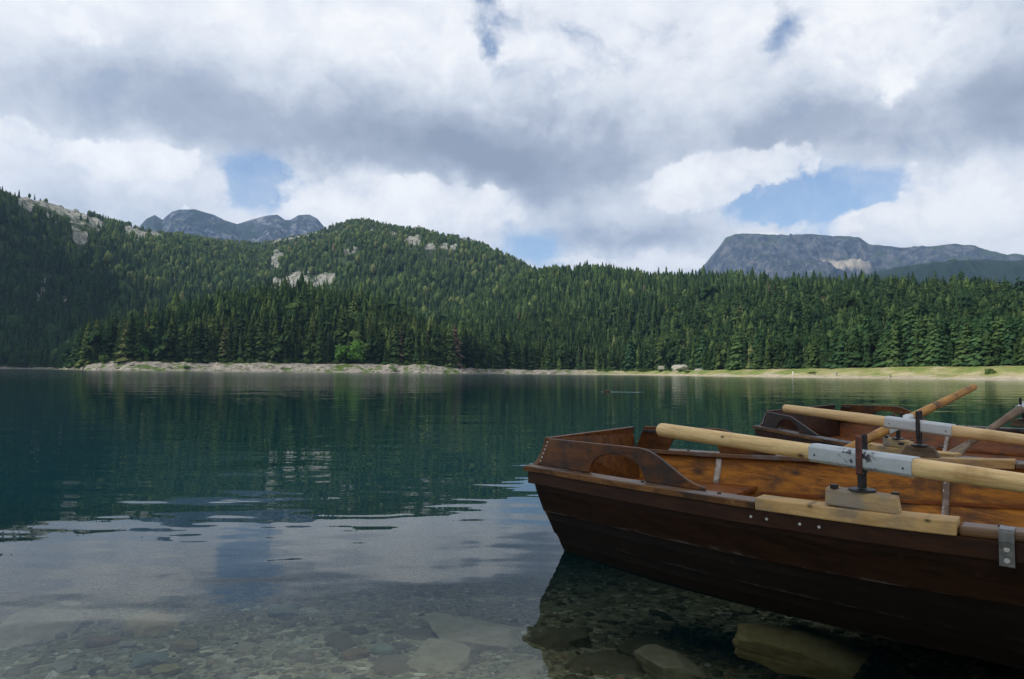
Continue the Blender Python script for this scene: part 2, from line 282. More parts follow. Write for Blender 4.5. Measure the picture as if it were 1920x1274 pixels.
def rockface(lo, mid, hi, green, gmin, gmax, scree=None):
    def fn(T):
        g = T.n('ShaderNodeNewGeometry'); pos = g.outputs['Position']
        st = T.noise(T.v('MULTIPLY', pos, (1, 1, .3)).outputs[0], .02, 10, .74)
        c = T.ramp(st, [(.40, lo), (.50, mid), (.60, hi)])
        nz = T.n('ShaderNodeSeparateXYZ', {0: g.outputs['Normal']}).outputs[2]
        k = T.m('ADD', nz, T.m('MULTIPLY', T.m('SUBTRACT', T.noise(pos, .006, 7, .65), .5), 1.6))
        c = T.mix(T.mr(k, gmin, gmax), c, green)
        if scree:
            sx, sy, sz, rad, colr = scree
            d = T.v('LENGTH', T.v('MULTIPLY', T.v('SUBTRACT', pos, (sx, sy, sz)).outputs[0], (1/rad, .5/rad, 2.2/rad)).outputs[0]).outputs['Value']
            d = T.m('ADD', d, T.m('MULTIPLY', T.m('SUBTRACT', T.noise(pos, .008, 6, .6), .5), 1.6))
            c = T.mix(T.mr(d, 1.2, .7), c, colr)
        return principled(T, c, .95, st, .7, 25, spec=.1)
    return fn
massif('mountain', PEAKS, 4300, 3100, 1.25, 250, 'grey bare rock summits beyond the forested saddle', rockface((.014, .021, .036), (.05, .064, .09), (.19, .195, .205), (.025, .04, .035), .70, .9), 3, 240)
massif('mountain', MESA, 4800, 3300, 1.0, 300, 'flat topped grey cliff mountain on the right skyline', rockface((.022, .029, .042), (.052, .062, .082), (.115, .115, .122), (.045, .065, .04), .78, .98, (1860, 3960, 600, 170, (.33, .30, .25))), 13, 300, cliff=([0, .35, .6, .72, .86, .95, 1, 1.5], [0, .28, .45, .58, .9, .985, 1, .93]), dz=0)  # rock colours darkened and blued to stand in for cloud shade and haze
massif('mountain', BLUE, 3000, 2100, 1.1, 120, 'dark blue green wooded ridge in front of the cliff mountain', rockface((.010, .020, .016), (.018, .032, .022), (.035, .05, .035), (.016, .03, .02), .2, .6), 23, 260)

# ------------------------------------------------------------------ trees
def conifer_geo(seed, whorls=15, per=8, wide=.2, low=.08, droop=.28, ragged=.35, tip=.0, layered=0., jz=.02, pw=.8, wf=1.):
    """crown of drooping needle sprays in whorls, unit height; returns V, F(tri)"""
    r = random.Random(seed); V, F = [], []
    for w in range(whorls):
        t = w/(whorls-1); z = low+(1-low)*t**.92
        L = wide*((1-t)**pw+.05)*(1+ragged*(r.random()-.5))
        if layered: L = wide*(math.sin(math.pi*(t*.8+.16))**.7)*(1+ragged*(r.random()-.5)*1.6)
        k = max(4, int(per*(.55+.6*(1-t))))
        off = r.random()*6.28
        for b in range(k):
            a = off+b*6.283/k+r.uniform(-.3, .3); l = L*r.uniform(.62, 1.12); zz = z+r.uniform(-jz, jz)
            dx, dy = math.cos(a), math.sin(a); sx, sy = -dy, dx
            wd = l*r.uniform(.30, .5)*wf+.006
            lift = .05 if layered else 0
            P0 = (dx*l*.06, dy*l*.06, zz+.012); 
            Pm1 = (dx*l*.6+sx*wd, dy*l*.6+sy*wd, zz-l*droop*.7+lift*l-r.random()*.012)
            Pm2 = (dx*l*.6-sx*wd, dy*l*.6-sy*wd, zz-l*droop*.7+lift*l-r.random()*.012)
            Pe = (dx*l, dy*l, zz-l*droop*(1.0 if not layered else .4))
            Pc = (dx*l*.62, dy*l*.62, zz-l*droop*.25+.006)
            Pd = (dx*l*.55, dy*l*.55, zz-l*droop-.035*r.random()-.02)
            i = len(V); V += [P0, Pm1, Pe, Pm2, Pc, Pd]
            F += [(i, i+1, i+4), (i+1, i+2, i+4), (i+2, i+3, i+4), (i+3, i, i+4), (i, i+5, i+2)]
    i = len(V); V += [(0.006, 0, .97), (-.004, .006, .97), (-.004, -.006, .97), (0, 0, 1.03)]; F += [(i, i+1, i+3), (i+1, i+2, i+3), (i+2, i, i+3)]
    return np.array(V), np.array(F)
def tier_geo(seed, tiers=5, pts=7, wide=.19, low=.05, pw=.8, rag=.3):
    """fuller crown: stacked ragged skirts, unit height"""
    r = random.Random(seed); V, F = [], []; sx, sy = r.uniform(-.02, .02), r.uniform(-.02, .02)
    for w in range(tiers):
        t0 = w/tiers; zb = low+(1-low)*t0; zt = min(1.0, zb+(1-low)/tiers*1.9+.04); R0 = wide*((1-t0)**pw+.04)*r.uniform(1-rag, 1+rag*.7)
        i = len(V); V.append((sx*zt, sy*zt, zt)); off = r.random()*6.28
        for k in range(2*pts):
            a = off+k*3.14159/pts+r.uniform(-.15, .15); q = R0*(r.uniform(.85, 1.2) if k % 2 == 0 else r.uniform(.45, .7)); V.append((q*math.cos(a)+sx*zb, q*math.sin(a)+sy*zb, zb+(r.uniform(-.05, .0) if k % 2 == 0 else r.uniform(.0, .05))))
        for k in range(2*pts): F.append((i, i+1+k, i+1+(k+1) % (2*pts)))
    return np.array(V), np.array(F)
def lump_geo(seed, rx=.36, zc=.5, rz=.46, jit=.3):
    bm = bmesh.new(); bmesh.ops.create_icosphere(bm, subdivisions=2, radius=1); r = random.Random(seed)
    V = np.array([v.co[:] for v in bm.verts]); F = np.array([[v.index for v in f.verts] for f in bm.faces]); bm.free()
    m = np.array([1+jit*(r.random()-.6)+.25*math.sin(5*v[0]+seed)*math.sin(4*v[1]+2*v[2]) for v in V])
    return V*m[:, None]*np.array([rx, rx, rz])+np.array([0, 0, zc]), F
def leafy_geo(seed, n=420, rx=.34, zc=.58, rz=.42, size=.06, lobes=7):
    r = random.Random(seed); V, F = [], []
    cs = [(0, 0, zc, 1)] + [(rx*.62*math.cos(a), rx*.62*math.sin(a), zc+r.uniform(-.6, .5)*rz, r.uniform(.45, .65)) for a in [r.random()*6.28 for _ in range(lobes)]]
    for k in range(n):
        cx, cyy, cz, s = r.choice(cs); 
        while True:
            u = Vector((r.uniform(-1, 1), r.uniform(-1, 1), r.uniform(-1, 1)))
            if .35 < u.length < 1: break
        u = u.normalized()*(.62+.4*r.random())
        p = Vector((cx+u.x*rx*s, cyy+u.y*rx*s, cz+u.z*rz*s*.9))
        nrm = (u+Vector((r.uniform(-.7, .7), r.uniform(-.7, .7), r.uniform(-.4, .9)))).normalized()
        t1 = nrm.orthogonal().normalized(); t2 = nrm.cross(t1); a = r.random()*6.28; t1, t2 = t1*math.cos(a)+t2*math.sin(a), t2*math.cos(a)-t1*math.sin(a)
        z = size*r.uniform(.6, 1.3); i = len(V)
        V += [tuple(p-t1*z), tuple(p+t2*z*.7), tuple(p+t1*z), tuple(p-t2*z*.7)]; F += [(i, i+1, i+2), (i, i+2, i+3)]
    return np.array(V), np.array(F)
def bare_geo(seed):
    r = random.Random(seed); V, F = [], []
    def stick(a, b, w0, w1):
        a, b = Vector(a), Vector(b); d = (b-a).normalized(); t1 = d.orthogonal().normalized(); t2 = d.cross(t1); i = len(V)
        for p, w in ((a, w0), (b, w1)):
            for q in range(3): an = q*2.094; V.append(tuple(p+(t1*math.cos(an)+t2*math.sin(an))*w))
        for q in range(3): j = (q+1) % 3; F.extend([(i+q, i+j, i+3+j), (i+q, i+3+j, i+3+q)])
    for k in range(46):
        z = .25+.72*r.random(); a = r.random()*6.28; l = (1.02-z)*.26*r.uniform(.5, 1.1)+.03
        e = (l*math.cos(a), l*math.sin(a), z+l*r.uniform(-.3, .4)); stick((0, 0, z), e, .007, .003)
        for q in range(2):
            b = a+r.uniform(-1, 1); stick((e[0]*.6, e[1]*.6, z+(e[2]-z)*.6), (e[0]*.6+l*.5*math.cos(b), e[1]*.6+l*.5*math.sin(b), z+l*r.uniform(-.1, .5)), .005, .002)
    return np.array(V), np.array(F)
def trunk_geo(h=1., r0=.014, n=6, lean=0.):
    V, F = [], []
    for z, rr in ((-.04, r0*1.35), (.05, r0), (.5, r0*.62), (h, r0*.12)):
        for k in range(n): a = k*6.283/n; V.append((rr*math.cos(a)+lean*z*z, rr*math.sin(a), z))
    for j in range(3):
        for k in range(n): q = (k+1) % n; F.append((j*n+k, j*n+q, (j+1)*n+q, (j+1)*n+k))
    return np.array(V), np.array(F)
def foliage_mat(name, ramp, obj=True, attr=None):
    def fn(T):
        if attr: x = T.n('ShaderNodeAttribute', attribute_name=attr).outputs['Fac']
        else: x = T.n('ShaderNodeObjectInfo').outputs['Random']
        c = T.ramp(x, ramp)
        pos = T.n('ShaderNodeNewGeometry').outputs['Position']
        n = T.noise(pos, .55, 3, .6)
        hs = T.n('ShaderNodeHueSaturation', {'Color': c, 'Value': T.mr(n, .3, .7, .65, 1.4), 'Hue': .5, 'Saturation': 1.})
        d = T.n('ShaderNodeBsdfDiffuse', {'Color': hs.outputs[0]}); tr = T.n('ShaderNodeBsdfTranslucent', {'Color': hs.outputs[0]})
        return T.n('ShaderNodeMixShader', {0: .3, 1: d.outputs[0], 2: tr.outputs[0]}).outputs[0]
    return mat(name, fn)
CON = [(0.0, (0.0179, 0.039, 0.0176)), (0.2, (0.0307, 0.0586, 0.0231)), (0.45, (0.0512, 0.0878, 0.0308)), (0.7, (0.0819, 0.1244, 0.0396)), (0.86, (0.1126, 0.1488, 0.0473)), (0.955, (0.1344, 0.1525, 0.0605)), (0.985, (0.16, 0.1281, 0.088))]
M_CON = foliage_mat('needles', [(q, tuple(v*.85 for v in c)) for q, c in CON]); M_MASS = foliage_mat('forest_needles', CON, attr='tint')
M_PINE = foliage_mat('pine_needles', [(0., (.03, .068, .032)), (.5, (.046, .095, .04)), (.85, (.064, .118, .044)), (1., (.08, .13, .045))])
M_LEAF = foliage_mat('broad_leaves', [(0., (.085, .185, .04)), (1., (.10, .21, .045))])
M_BUSH = foliage_mat('bush_leaves', [(0., (.045, .085, .028)), (.6, (.065, .12, .032)), (1., (.10, .15, .04))])
M_BARE = foliage_mat('dead_twigs', [(0., (.20, .17, .15)), (1., (.30, .27, .24))])
M_RUST = foliage_mat('rusty_needles', [(0., (.15, .07, .04)), (1., (.17, .09, .05))])
M_BARK = mat('bark', lambda T: principled(T, T.ramp(T.noise(T.n('ShaderNodeTexCoord').outputs['Object'], 40, 4), [(.3, (.05, .04, .032)), (.7, (.15, .12, .10))]), .9))

# scatter positions over the hills, keep only what can be seen
def place_trees():
    out = []
    bands = [(0, 60, 4.4), (60, 160, 5.4), (160, 420, 5.8), (420, 900, 7.2), (900, 1800, 8.4)]
    for lo, hi, sp_ in bands:
        area_n = 0; pts = []
        aw = 41.; n = int((math.radians(2*aw))*.5*((hi+560)**2-(lo+300)**2)/(sp_*sp_)*.95)
        a = rng.uniform(-aw, aw, n); rs = shore(a)+bankw(a)+1.5
        u = rng.random(n); d = np.sqrt((rs+lo)**2+u*((rs+hi)**2-(rs+lo)**2))
        out.append(np.stack([a, d, np.full(n, sp_)], 1))
    P = np.concatenate(out)
    a, d = P[:, 0], P[:, 1]
    z = terrain(a, d); x, y = d*np.sin(np.radians(a)), d*np.cos(np.radians(a))
    # visibility along each line from the lake: running maximum of elevation on the grid
    el = (Zt-CAMH)/R2; rm = np.maximum.accumulate(el, axis=1)
    ia = np.clip(((a+46)/92*(len(AZ)-1)).round().astype(int), 0, len(AZ)-1); ir = np.clip(np.searchsorted(RR, d)-1, 0, len(RR)-1)
    H = 10+5*rng.random(len(a))
    vis = ((z+H*1.25-CAMH)/d) > rm[ia, ir]
    bare = rockmask(x, y) > rng.uniform(.12, 1.0, len(a))
    for ahead in (18, 36, 56): bare |= (rockmask(x*(1+ahead/d), y*(1+ahead/d), False) > .55) & (rng.random(len(a)) < .62) & (d > 480)
    gap = (fbm(x/22, y/22, 2, 205) < -.17) & (d-shore(a) > 60) & (rng.random(len(a)) < .6)
    bare |= (a > 11.7) & (a < 15.3) & (d-shore(a) < bankw(a)+15)
    bare |= (a > -14.4) & (a < -11.6) & (d-shore(a) < bankw(a)+7)
    keep = vis & ~bare & (d < 1750) & ~gap
    return a[keep], d[keep], x[keep], y[keep], z[keep], P[keep, 2]
ta, td, tx, ty, tz, tsp = place_trees()
inl = td-shore(ta)
hgt = np.interp(td, [250, 420, 520, 900, 1500], [12.0, 16.5, 15.5, 14, 11])
hgt = np.where((ta < -3) & (td < 545), 20.5, hgt)
hgt = np.where((ta > 14) & (inl < 120), np.interp(ta, [14, 24, 38], [14, 12.5, 12]), hgt)
hgt = hgt*rng.uniform(.5, 1.22, len(ta))*(1+.7*fbm(tx/60, ty/60, 3, 61))*np.interp(tz, [130, 270], [1, .62])*np.where(rng.random(len(ta)) < .07, 1.3, 1.)
# broadleaf share grows with height on the hill
alt = tz
print('trees', len(ta))
front = (inl < bankw(ta)+18)
order = np.argsort(-(hgt/td)*np.where(front, 1., .01)*(np.abs(ta) < 37.2))
pick = order[:292]
isind = np.zeros(len(ta), bool); isind[pick] = True
# --- individuals
def proto(nm, geo, m): 
    V, F = geo; me = npmesh(nm, V, F); me.materials.append(m); return me
crowns_spruce = [proto('crown', conifer_geo(s, 36, 9, .15+.03*(s % 3), .06, .40, .8, jz=.03, wf=.62), M_CON) for s in range(6)]
crowns_pine = [proto('crown', conifer_geo(40+s, 34, 9, .21, .09, .42, 1.0, jz=.045, pw=.55, wf=.62), M_PINE) for s in range(5)]
tv, tf = trunk_geo(); trunk_me = npmesh('trunk', tv, tf); trunk_me.materials.append(M_BARK)
def tree(name, crown_me, x, y, z, h, wid, label, cat, group=None, tr=trunk_me):
    e = empty(name, (x, y, z-.2), (0, 0, rnd.random()*6.28)); e.scale = (h*wid, h*wid, h)
    c = bpy.data.objects.new('crown', crown_me); COL.objects.link(c); c.parent = e
    t = bpy.data.objects.new('trunk', tr); COL.objects.link(t); t.parent = e
    return tag(e, label, cat, group)
for i in pick:
    if ta[i] > 12.5 or (ta[i] > 8 and rnd.random() < .4):
        tree('pine_tree', rnd.choice(crowns_pine), tx[i], ty[i], tz[i], hgt[i], rnd.uniform(.85, 1.25), 'broad green pine in the front row behind the grassy right-hand beach', 'tree', 'pines fronting the forest behind the grassy beach')
    elif ta[i] > -4.5:
        tree('spruce_tree', rnd.choice(crowns_spruce), tx[i], ty[i], tz[i], hgt[i], rnd.uniform(.85, 1.3), 'dark spruce at the forest edge between the wooded point and the grassy beach', 'tree', 'spruces fronting the central shore')
    else:
        tree('spruce_tree', rnd.choice(crowns_spruce), tx[i], ty[i], tz[i], hgt[i], rnd.uniform(.85, 1.3), 'dark spruce in the front rows of the wooded point above the pale rubble bank', 'tree', 'spruces fronting the wooded point')
# --- the rest of the forest is one mass
def merge(items):
    """items: (V,F,idx array of trees, width factor)"""
    VV, FF, TT = [], [], []; off = 0
    for V, F, ids, wf in items:
        n = len(ids)
        if not n: continue
        an = rng.random(n)*6.283; s = hgt[ids]; w = s*wf*rng.uniform(.8, 1.3, n)
        ca, sa = np.cos(an), np.sin(an)
        X = (V[None, :, 0]*ca[:, None]-V[None, :, 1]*sa[:, None])*w[:, None]+tx[ids][:, None]
        Y = (V[None, :, 0]*sa[:, None]+V[None, :, 1]*ca[:, None])*w[:, None]+ty[ids][:, None]
        Zz = V[None, :, 2]*s[:, None]+tz[ids][:, None]-.3
        VV.append(np.stack([X, Y, Zz], -1).reshape(-1, 3))
        FF.append((F[None]+(np.arange(n)*len(V))[:, None, None]+off).reshape(-1, 3)); off += n*len(V)
        patch = .5+.9*fbm(tx[ids]/45, ty[ids]/45, 3, 71)
        tint = np.clip(.05+.75*rng.random(n)**1.4*(.4+patch)+.12*(td[ids] > 1000)+(.2 if V.shape[0] < 180 and wf < .9 else 0), 0, .93)*np.where(shady[ids], .38, 1.)*np.where((td[ids] < 530) & (ta[ids] < -3), 1.1, 1.)  # tint includes painted shade on the left slope and sunlit tone on the point
        tint = np.where(rng.random(n) < .004, rng.uniform(.94, 1, n), tint)
        TT.append(np.repeat(tint, len(V)))
    return np.concatenate(VV), np.concatenate(FF), np.concatenate(TT)
shady = ta+11*fbm(tx/90, ty/90, 3, 31) < np.interp(td, [640, 760, 900, 1050], [-27.5, -29.5, -32.5, -36])  # left-slope trees whose colour is darkened to deepen the shadow there
rest = np.where(~isind)[0]; rr_ = rng.random(len(rest)); dd_ = td[rest]
near_m = dd_ < 640
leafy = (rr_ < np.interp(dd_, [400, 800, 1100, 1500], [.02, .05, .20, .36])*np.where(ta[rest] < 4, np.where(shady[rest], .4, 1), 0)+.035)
items = []
for k in range(4):
    sel = (np.arange(len(rest)) % 4) == k
    broad = (ta[rest] > 11) & (td[rest] < 560) & (rng.random(len(rest)) < .55)
    con = sel & ~leafy; u2 = rng.random(len(rest))
    items.append((*conifer_geo(100+k, 18, 7, .17+.02*(k % 2), .05, .38, .7, jz=.03, wf=.62), rest[con & near_m & ~broad & (u2 < .5)], 1.0))
    items.append((*tier_geo(110+k, 9, 8, .15+.02*(k % 2), .04, .85), rest[con & near_m & ~broad & (u2 >= .5)], 1.0))
    items.append((*conifer_geo(160+k, 17, 8, .20, .08, .42, 1.0, jz=.045, pw=.5, wf=.6), rest[con & near_m & broad & (u2 < .5)], 1.0))
    items.append((*tier_geo(170+k, 7, 8, .19, .08, .55, .45), rest[con & near_m & broad & (u2 >= .5)], 1.0))
    items.append((*tier_geo(120+k, 6, 6, .17+.03*(k % 2), .03, .85), rest[con & ~near_m], 1.0))
    items.append((*leafy_geo(140+k, 60, .36, .5, .48, .15, 5), rest[sel & leafy & near_m], .8))
    items.append((*lump_geo(150+k), rest[sel & leafy & ~near_m], .72))
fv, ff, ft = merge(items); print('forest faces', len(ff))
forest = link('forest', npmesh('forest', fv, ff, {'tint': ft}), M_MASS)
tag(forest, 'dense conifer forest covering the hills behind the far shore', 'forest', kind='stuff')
def at(azd, inland): 
    a = np.array([float(azd)]); r = shore(a)+inland*bankw(a)/15; z = terrain(a, r)[0]; r = r[0]
    return r*math.sin(R(azd)), r*math.cos(R(azd)), z
# --- trees one can tell apart
leaf_a = proto('crown', leafy_geo(5, 900, .36, .52, .44, .05, 9), M_LEAF); leaf_b = proto('crown', leafy_geo(6, 620, .30, .52, .46, .055, 7), M_LEAF)
x, y, z = at(-12.45, 16); tree('broadleaf_tree', leaf_a, x, y, z, 15.5, 1.05, 'larger of two bright green leafy trees on the wooded point shore', 'tree')
x, y, z = at(-13.75, 15.5); tree('broadleaf_tree', leaf_b, x, y, z, 13, 1.0, 'smaller bright green leafy tree left of the larger bright one', 'tree')
x, y, z = at(-27.9, 17); tree('broadleaf_tree', leaf_b, x, y, z, 10, .85, 'lone small light green leafy tree near the left end of the wooded point', 'tree')
bare_me = proto('crown', bare_geo(3), M_BARE); bare_b = proto('crown', bare_geo(4), M_BARE)
for azd, inl_, h, lab in ((-19.0, 30, 21, 'grey leafless tree standing out high on the wooded point'), (-20.6, 22, 18, 'pale dead tree with sparse grey twigs on the wooded point'), (-4.6, 17, 13, 'grey dry tree above the rubble bank at the right end of the wooded point'), (5.55, 17, 15, 'bleached dead spruce alone on the central shore')):
    x, y, z = at(azd, inl_); tree('dead_tree', bare_me if inl_ != 22 else bare_b, x, y, z, h, 1.0, lab, 'dead tree')
x, y, z = at(-22.4, 18); tree('spruce_tree', proto('crown', conifer_geo(77, 17, 7, .12, .1), M_RUST), x, y, z, 16, .8, 'rusty red dying spruce on the wooded point', 'tree')
# bushes along the bank
bush_me = [proto('foliage', leafy_geo(200+s, 260, .6, .42, .5, .11, 5), M_BUSH) for s in range(4)]
def bush(azd, inl_, h, w, label, group=None):
    x, y, z = at(azd, inl_); e = bpy.data.objects.new('bush', rnd.choice(bush_me)); COL.objects.link(e)
    e.location = (x, y, z-.15); e.scale = (w, w, h); e.rotation_euler[2] = rnd.random()*6.28; return tag(e, label, 'bush', group)
for k in range(46):
    azd = -30.5+k*.585+rnd.uniform(-.25, .25)
    bush(azd, rnd.uniform(13, 18), rnd.uniform(1.6, 4), rnd.uniform(2, 3.6), 'low green bush at the foot of the spruces above the rubble bank', 'bushes along the rubble bank')
for k in range(16):
    bush(7.2+k*.47+rnd.uniform(-.2, .2), rnd.uniform(9, 14), rnd.uniform(1.2, 2.4), rnd.uniform(2.4, 4.2), 'low green shrub on the shore below the white cliff', 'shrubs below the white cliff')
for azd, inl_, h, w, lab in ((-31.6, 9, 3.5, 5, 'rounded grey green bush at the tip of the wooded point'), (-30.4, 12, 5.5, 5, 'pale green willow bush at the left end of the wooded point'), (-25.0, 5, 2.2, 4, 'low green bush growing down on the pale rubble bank'), (34.6, 6.5, 2.0, 2.2, 'dark green round bush alone on the sandy right shore'), (-9.6, 4, 1.6, 3, 'green weed clump on the rubble bank below the bright leafy trees'), (3.0, 15, 5, 5, 'rounded green bush under the spruces at the central shore'), (23.4, 7.5, .9, 3, 'flat green bush on the grassy right beach')):
    bush(azd, inl_, h, w, lab)

# ------------------------------------------------------------------ rocks, generic builder
def rock_mesh(name, seed, size, cuts=9, sub=4, nz=.05):
    r = random.Random(seed); bm = bmesh.new(); bmesh.ops.create_icosphere(bm, subdivisions=sub, radius=1)
    pl = []
    for k in range(cuts):
        n = Vector((r.gauss(0, 1), r.gauss(0, 1), r.gauss(0, .9))).normalized(); pl.append((n, r.uniform(.5, .82)))
    pl.append((Vector((r.uniform(-.15, .15), r.uniform(-.15, .15), 1)).normalized(), .55))
    V = np.array([v.co[:] for v in bm.verts])
    for n, d in pl:
        n = np.array(n); q = V@n-d; V = np.where(q[:, None] > 0, V-n[None]*q[:, None]*.95, V)
    f = fbm(V[:, 0]*2.2+seed, V[:, 1]*2.2+V[:, 2]*1.7, 4, seed)+.5*fbm(V[:, 2]*7+seed, V[:, 0]*3+V[:, 1]*3, 3, seed+2)
    V = V*(1+nz*4*f)[:, None]*np.array(size)[None]
    for v, c in zip(bm.verts, V): v.co = c
    me = bpy.data.meshes.new(name); bm.to_mesh(me); bm.free(); return me
def rock_mat(name, a, b, c, sc=14):
    def fn(T):
        o = T.n('ShaderNodeTexCoord').outputs['Object']
        n = T.noise(o, sc, 8, .65); n2 = T.noise(T.v('MULTIPLY', o, (1, 1, 5)).outputs[0], sc*.8, 5, .6)
        v = T.n('ShaderNodeTexVoronoi', {'Vector': o, 'Scale': sc*1.7}, feature='DISTANCE_TO_EDGE').outputs[0]
        col = T.ramp(T.m('MULTIPLY_ADD', n2, .4, T.m('MULTIPLY', n, .6)), [(.3, a), (.5, b), (.72, c)])
        col = T.mix(T.mr(T.noise(o, sc*.9, 6, .8, .6), .66, .74), col, tuple(min(1, q*2.2) for q in c))
        return principled(T, col, .85, n, .5, .02, spec=.25)
    return mat(name, fn)
M_ROCKG = rock_mat('grey_rock', (.22, .20, .14), (.37, .335, .25), (.50, .46, .36))
M_ROCKO = rock_mat('olive_rock', (.22, .165, .075), (.44, .345, .18), (.62, .52, .33), 10)
M_ROCKD = rock_mat('dark_rock', (.08, .078, .05), (.15, .14, .095), (.22, .20, .14))
M_CLIFF = rock_mat('white_cliff', (.12, .115, .09), (.28, .27, .23), (.44, .425, .38), .9)
def cliff(azd, inl_, size, seed, label, rz=0):
    x, y, z = at(azd, inl_); o = link('rock_outcrop', rock_mesh('rock_outcrop', seed, size, 12, 5, .07), M_CLIFF); o.location = (x, y, z); o.rotation_euler[2] = R(-azd)+rz
    return tag(o, label, 'rock')
cliff(13.9, 20, (6.5, 4, 5), 31, 'white limestone crag among trees above the grassy shore, right of two'); cliff(12.2, 18, (3.8, 3.2, 4.6), 32, 'leaning white limestone crag left of the larger one by the shore')
cliff(15.3, 16, (4, 2.2, 1.3), 33, 'low white rock slab at the foot of the limestone crags'); cliff(10.0, 14, (1.8, 1.4, 1.5), 34, 'small pale boulder on the shore left of the limestone crags')
x, y, z = at(3.5, 4); 
V, F = [], []
for k in range(9):
    a = rnd.random()*3.14; l = rnd.uniform(1.2, 2.6); b = Vector((rnd.uniform(-1.5, 1.5), rnd.uniform(-.5, .5), .3)); d = Vector((math.cos(a), .3*rnd.uniform(-1, 1), rnd.uniform(.05, .6))).normalized()
    t1 = d.orthogonal().normalized(); t2 = d.cross(t1); i = len(V)
    for s, w in ((0, .16), (.5, .11), (1, .04)):
        for q in range(5): an = q*1.2566; V.append(tuple(b+d*l*s+(t1*math.cos(an)+t2*math.sin(an))*w))
    for j in range(2):
        for q in range(5): F.append((i+j*5+q, i+j*5+(q+1) % 5, i+(j+1)*5+(q+1) % 5, i+(j+1)*5+q))
o = link('driftwood', mesh('driftwood', V, F), M_BARK); o.location = (x, y, z); tag(o, 'dark tangle of stranded driftwood roots on the central gravel shore', 'driftwood')
# boulders on the rubble bank
for k in range(60):
    azd = -31+k*.58+rnd.uniform(-.3, .3); x, y, z = at(azd, rnd.uniform(.5, 9)); s = rnd.uniform(.4, 1.1)*(1.7 if rnd.random() < .25 else 1)
    o = link('boulder', rock_mesh('boulder', 300+k, (s*1.3, s, s*.7), 6, 2, .05), M_CLIFF); o.location = (x, y, z); o.rotation_euler[2] = rnd.random()*6
    tag(o, 'pale limestone boulder lying on the rubble bank of the far shore', 'rock', 'boulders on the far rubble bank')

# people on the far beach
M_SKIN = mat('skin', lambda T: principled(T, (.5, .32, .24), .6)); 
def person(azd, inl_, pose, shirt, pants, label, hair=(.04, .03, .02)):
    x, y, z = at(azd, inl_)
    J = {'pel': (0, 0, .92), 'che': (0, 0, 1.32), 'nec': (0, 0, 1.48), 'hea': (0, .02, 1.64), 'ls': (-.18, 0, 1.42), 'rs': (.18, 0, 1.42), 'le': (-.24, .02, 1.14), 're': (.24, .02, 1.14), 'lh': (-.24, .12, .9), 'rh': (.24, .12, .9), 'lk': (-.1, .03, .48), 'rk': (.1, .03, .48), 'lf': (-.1, 0, .04), 'rf': (.1, 0, .04), 'lt': (-.1, .16, .03), 'rt': (.1, .16, .03), 'top': (0, .02, 1.74)}
    if pose == 'sit':
        J = {k: (p[0], p[1], p[2]-.78) for k, p in J.items()}
        J.update({'lk': (-.13, .42, .5), 'rk': (.13, .42, .5), 'lf': (-.13, .6, .06), 'rf': (.13, .6, .06), 'lt': (-.13, .74, .04), 'rt': (.13, .74, .04), 'lh': (-.2, .36, .42), 're': (.26, .12, .4), 'rh': (.2, .36, .42)})
    if pose == 'walk': J.update({'lk': (-.1, .18, .5), 'lf': (-.1, .3, .06), 'lt': (-.1, .45, .06), 'rf': (.1, -.3, .1), 'rt': (.1, -.17, .04), 'rk': (.1, -.06, .48), 'lh': (-.24, -.18, .92), 'rh': (.24, .26, .95)})
    ks = list(J); rad = {'pel': .13, 'che': .15, 'nec': .055, 'hea': .1, 'top': .07, 'ls': .07, 'rs': .07, 'le': .045, 're': .045, 'lh': .035, 'rh': .035, 'lk': .065, 'rk': .065, 'lf': .045, 'rf': .045, 'lt': .035, 'rt': .035}
    E = [('pel', 'che'), ('che', 'nec'), ('nec', 'hea'), ('hea', 'top'), ('che', 'ls'), ('che', 'rs'), ('ls', 'le'), ('le', 'lh'), ('rs', 're'), ('re', 'rh'), ('pel', 'lk'), ('lk', 'lf'), ('lf', 'lt'), ('pel', 'rk'), ('rk', 'rf'), ('rf', 'rt')]
    me = bpy.data.meshes.new('person'); me.from_pydata([J[k] for k in ks], [(ks.index(a), ks.index(b)) for a, b in E], [])
    o = bpy.data.objects.new('person', me); COL.objects.link(o); o.location = (x, y, z); o.rotation_euler[2] = R(180-azd)+rnd.uniform(-.6, .6)
    sk = o.modifiers.new('skin', 'SKIN')
    for i, k in enumerate(ks): me.skin_vertices[0].data[i].radius = (rad[k], rad[k]); me.skin_vertices[0].data[i].use_root = (k == 'pel')
    o.modifiers.new('sub', 'SUBSURF').levels = 1
    def fn(T):
        zz = T.n('ShaderNodeSeparateXYZ', {0: T.n('ShaderNodeTexCoord').outputs['Object']}).outputs[2]
        off = 0 if pose != 'sit' else -.78
        c = T.mix(T.m('GREATER_THAN', zz, .98+off), pants, shirt); c = T.mix(T.m('GREATER_THAN', zz, 1.48+off), c, (.5, .32, .24)); c = T.mix(T.m('GREATER_THAN', zz, 1.67+off), c, hair)
        return principled(T, c, .8)
    me.materials.append(mat('clothing', fn))
    return tag(o, label, 'person', 'people on the far right beach')
person(22.05, 4, 'stand', (.75, .75, .74), (.6, .6, .6), 'person in white standing at the water on the right beach')
person(23.55, 4.5, 'sit', (.15, .12, .12), (.08, .08, .1), 'person in dark clothes sitting between the white and the walking figures')
person(25.1, 4, 'walk', (.12, .14, .2), (.06, .06, .07), 'person in dark clothes walking near the water on the right beach')
person(28.62, 2.6, 'sit', (.08, .10, .16), (.07, .07, .08), 'person in dark blue sitting at the water edge by the green reeds')

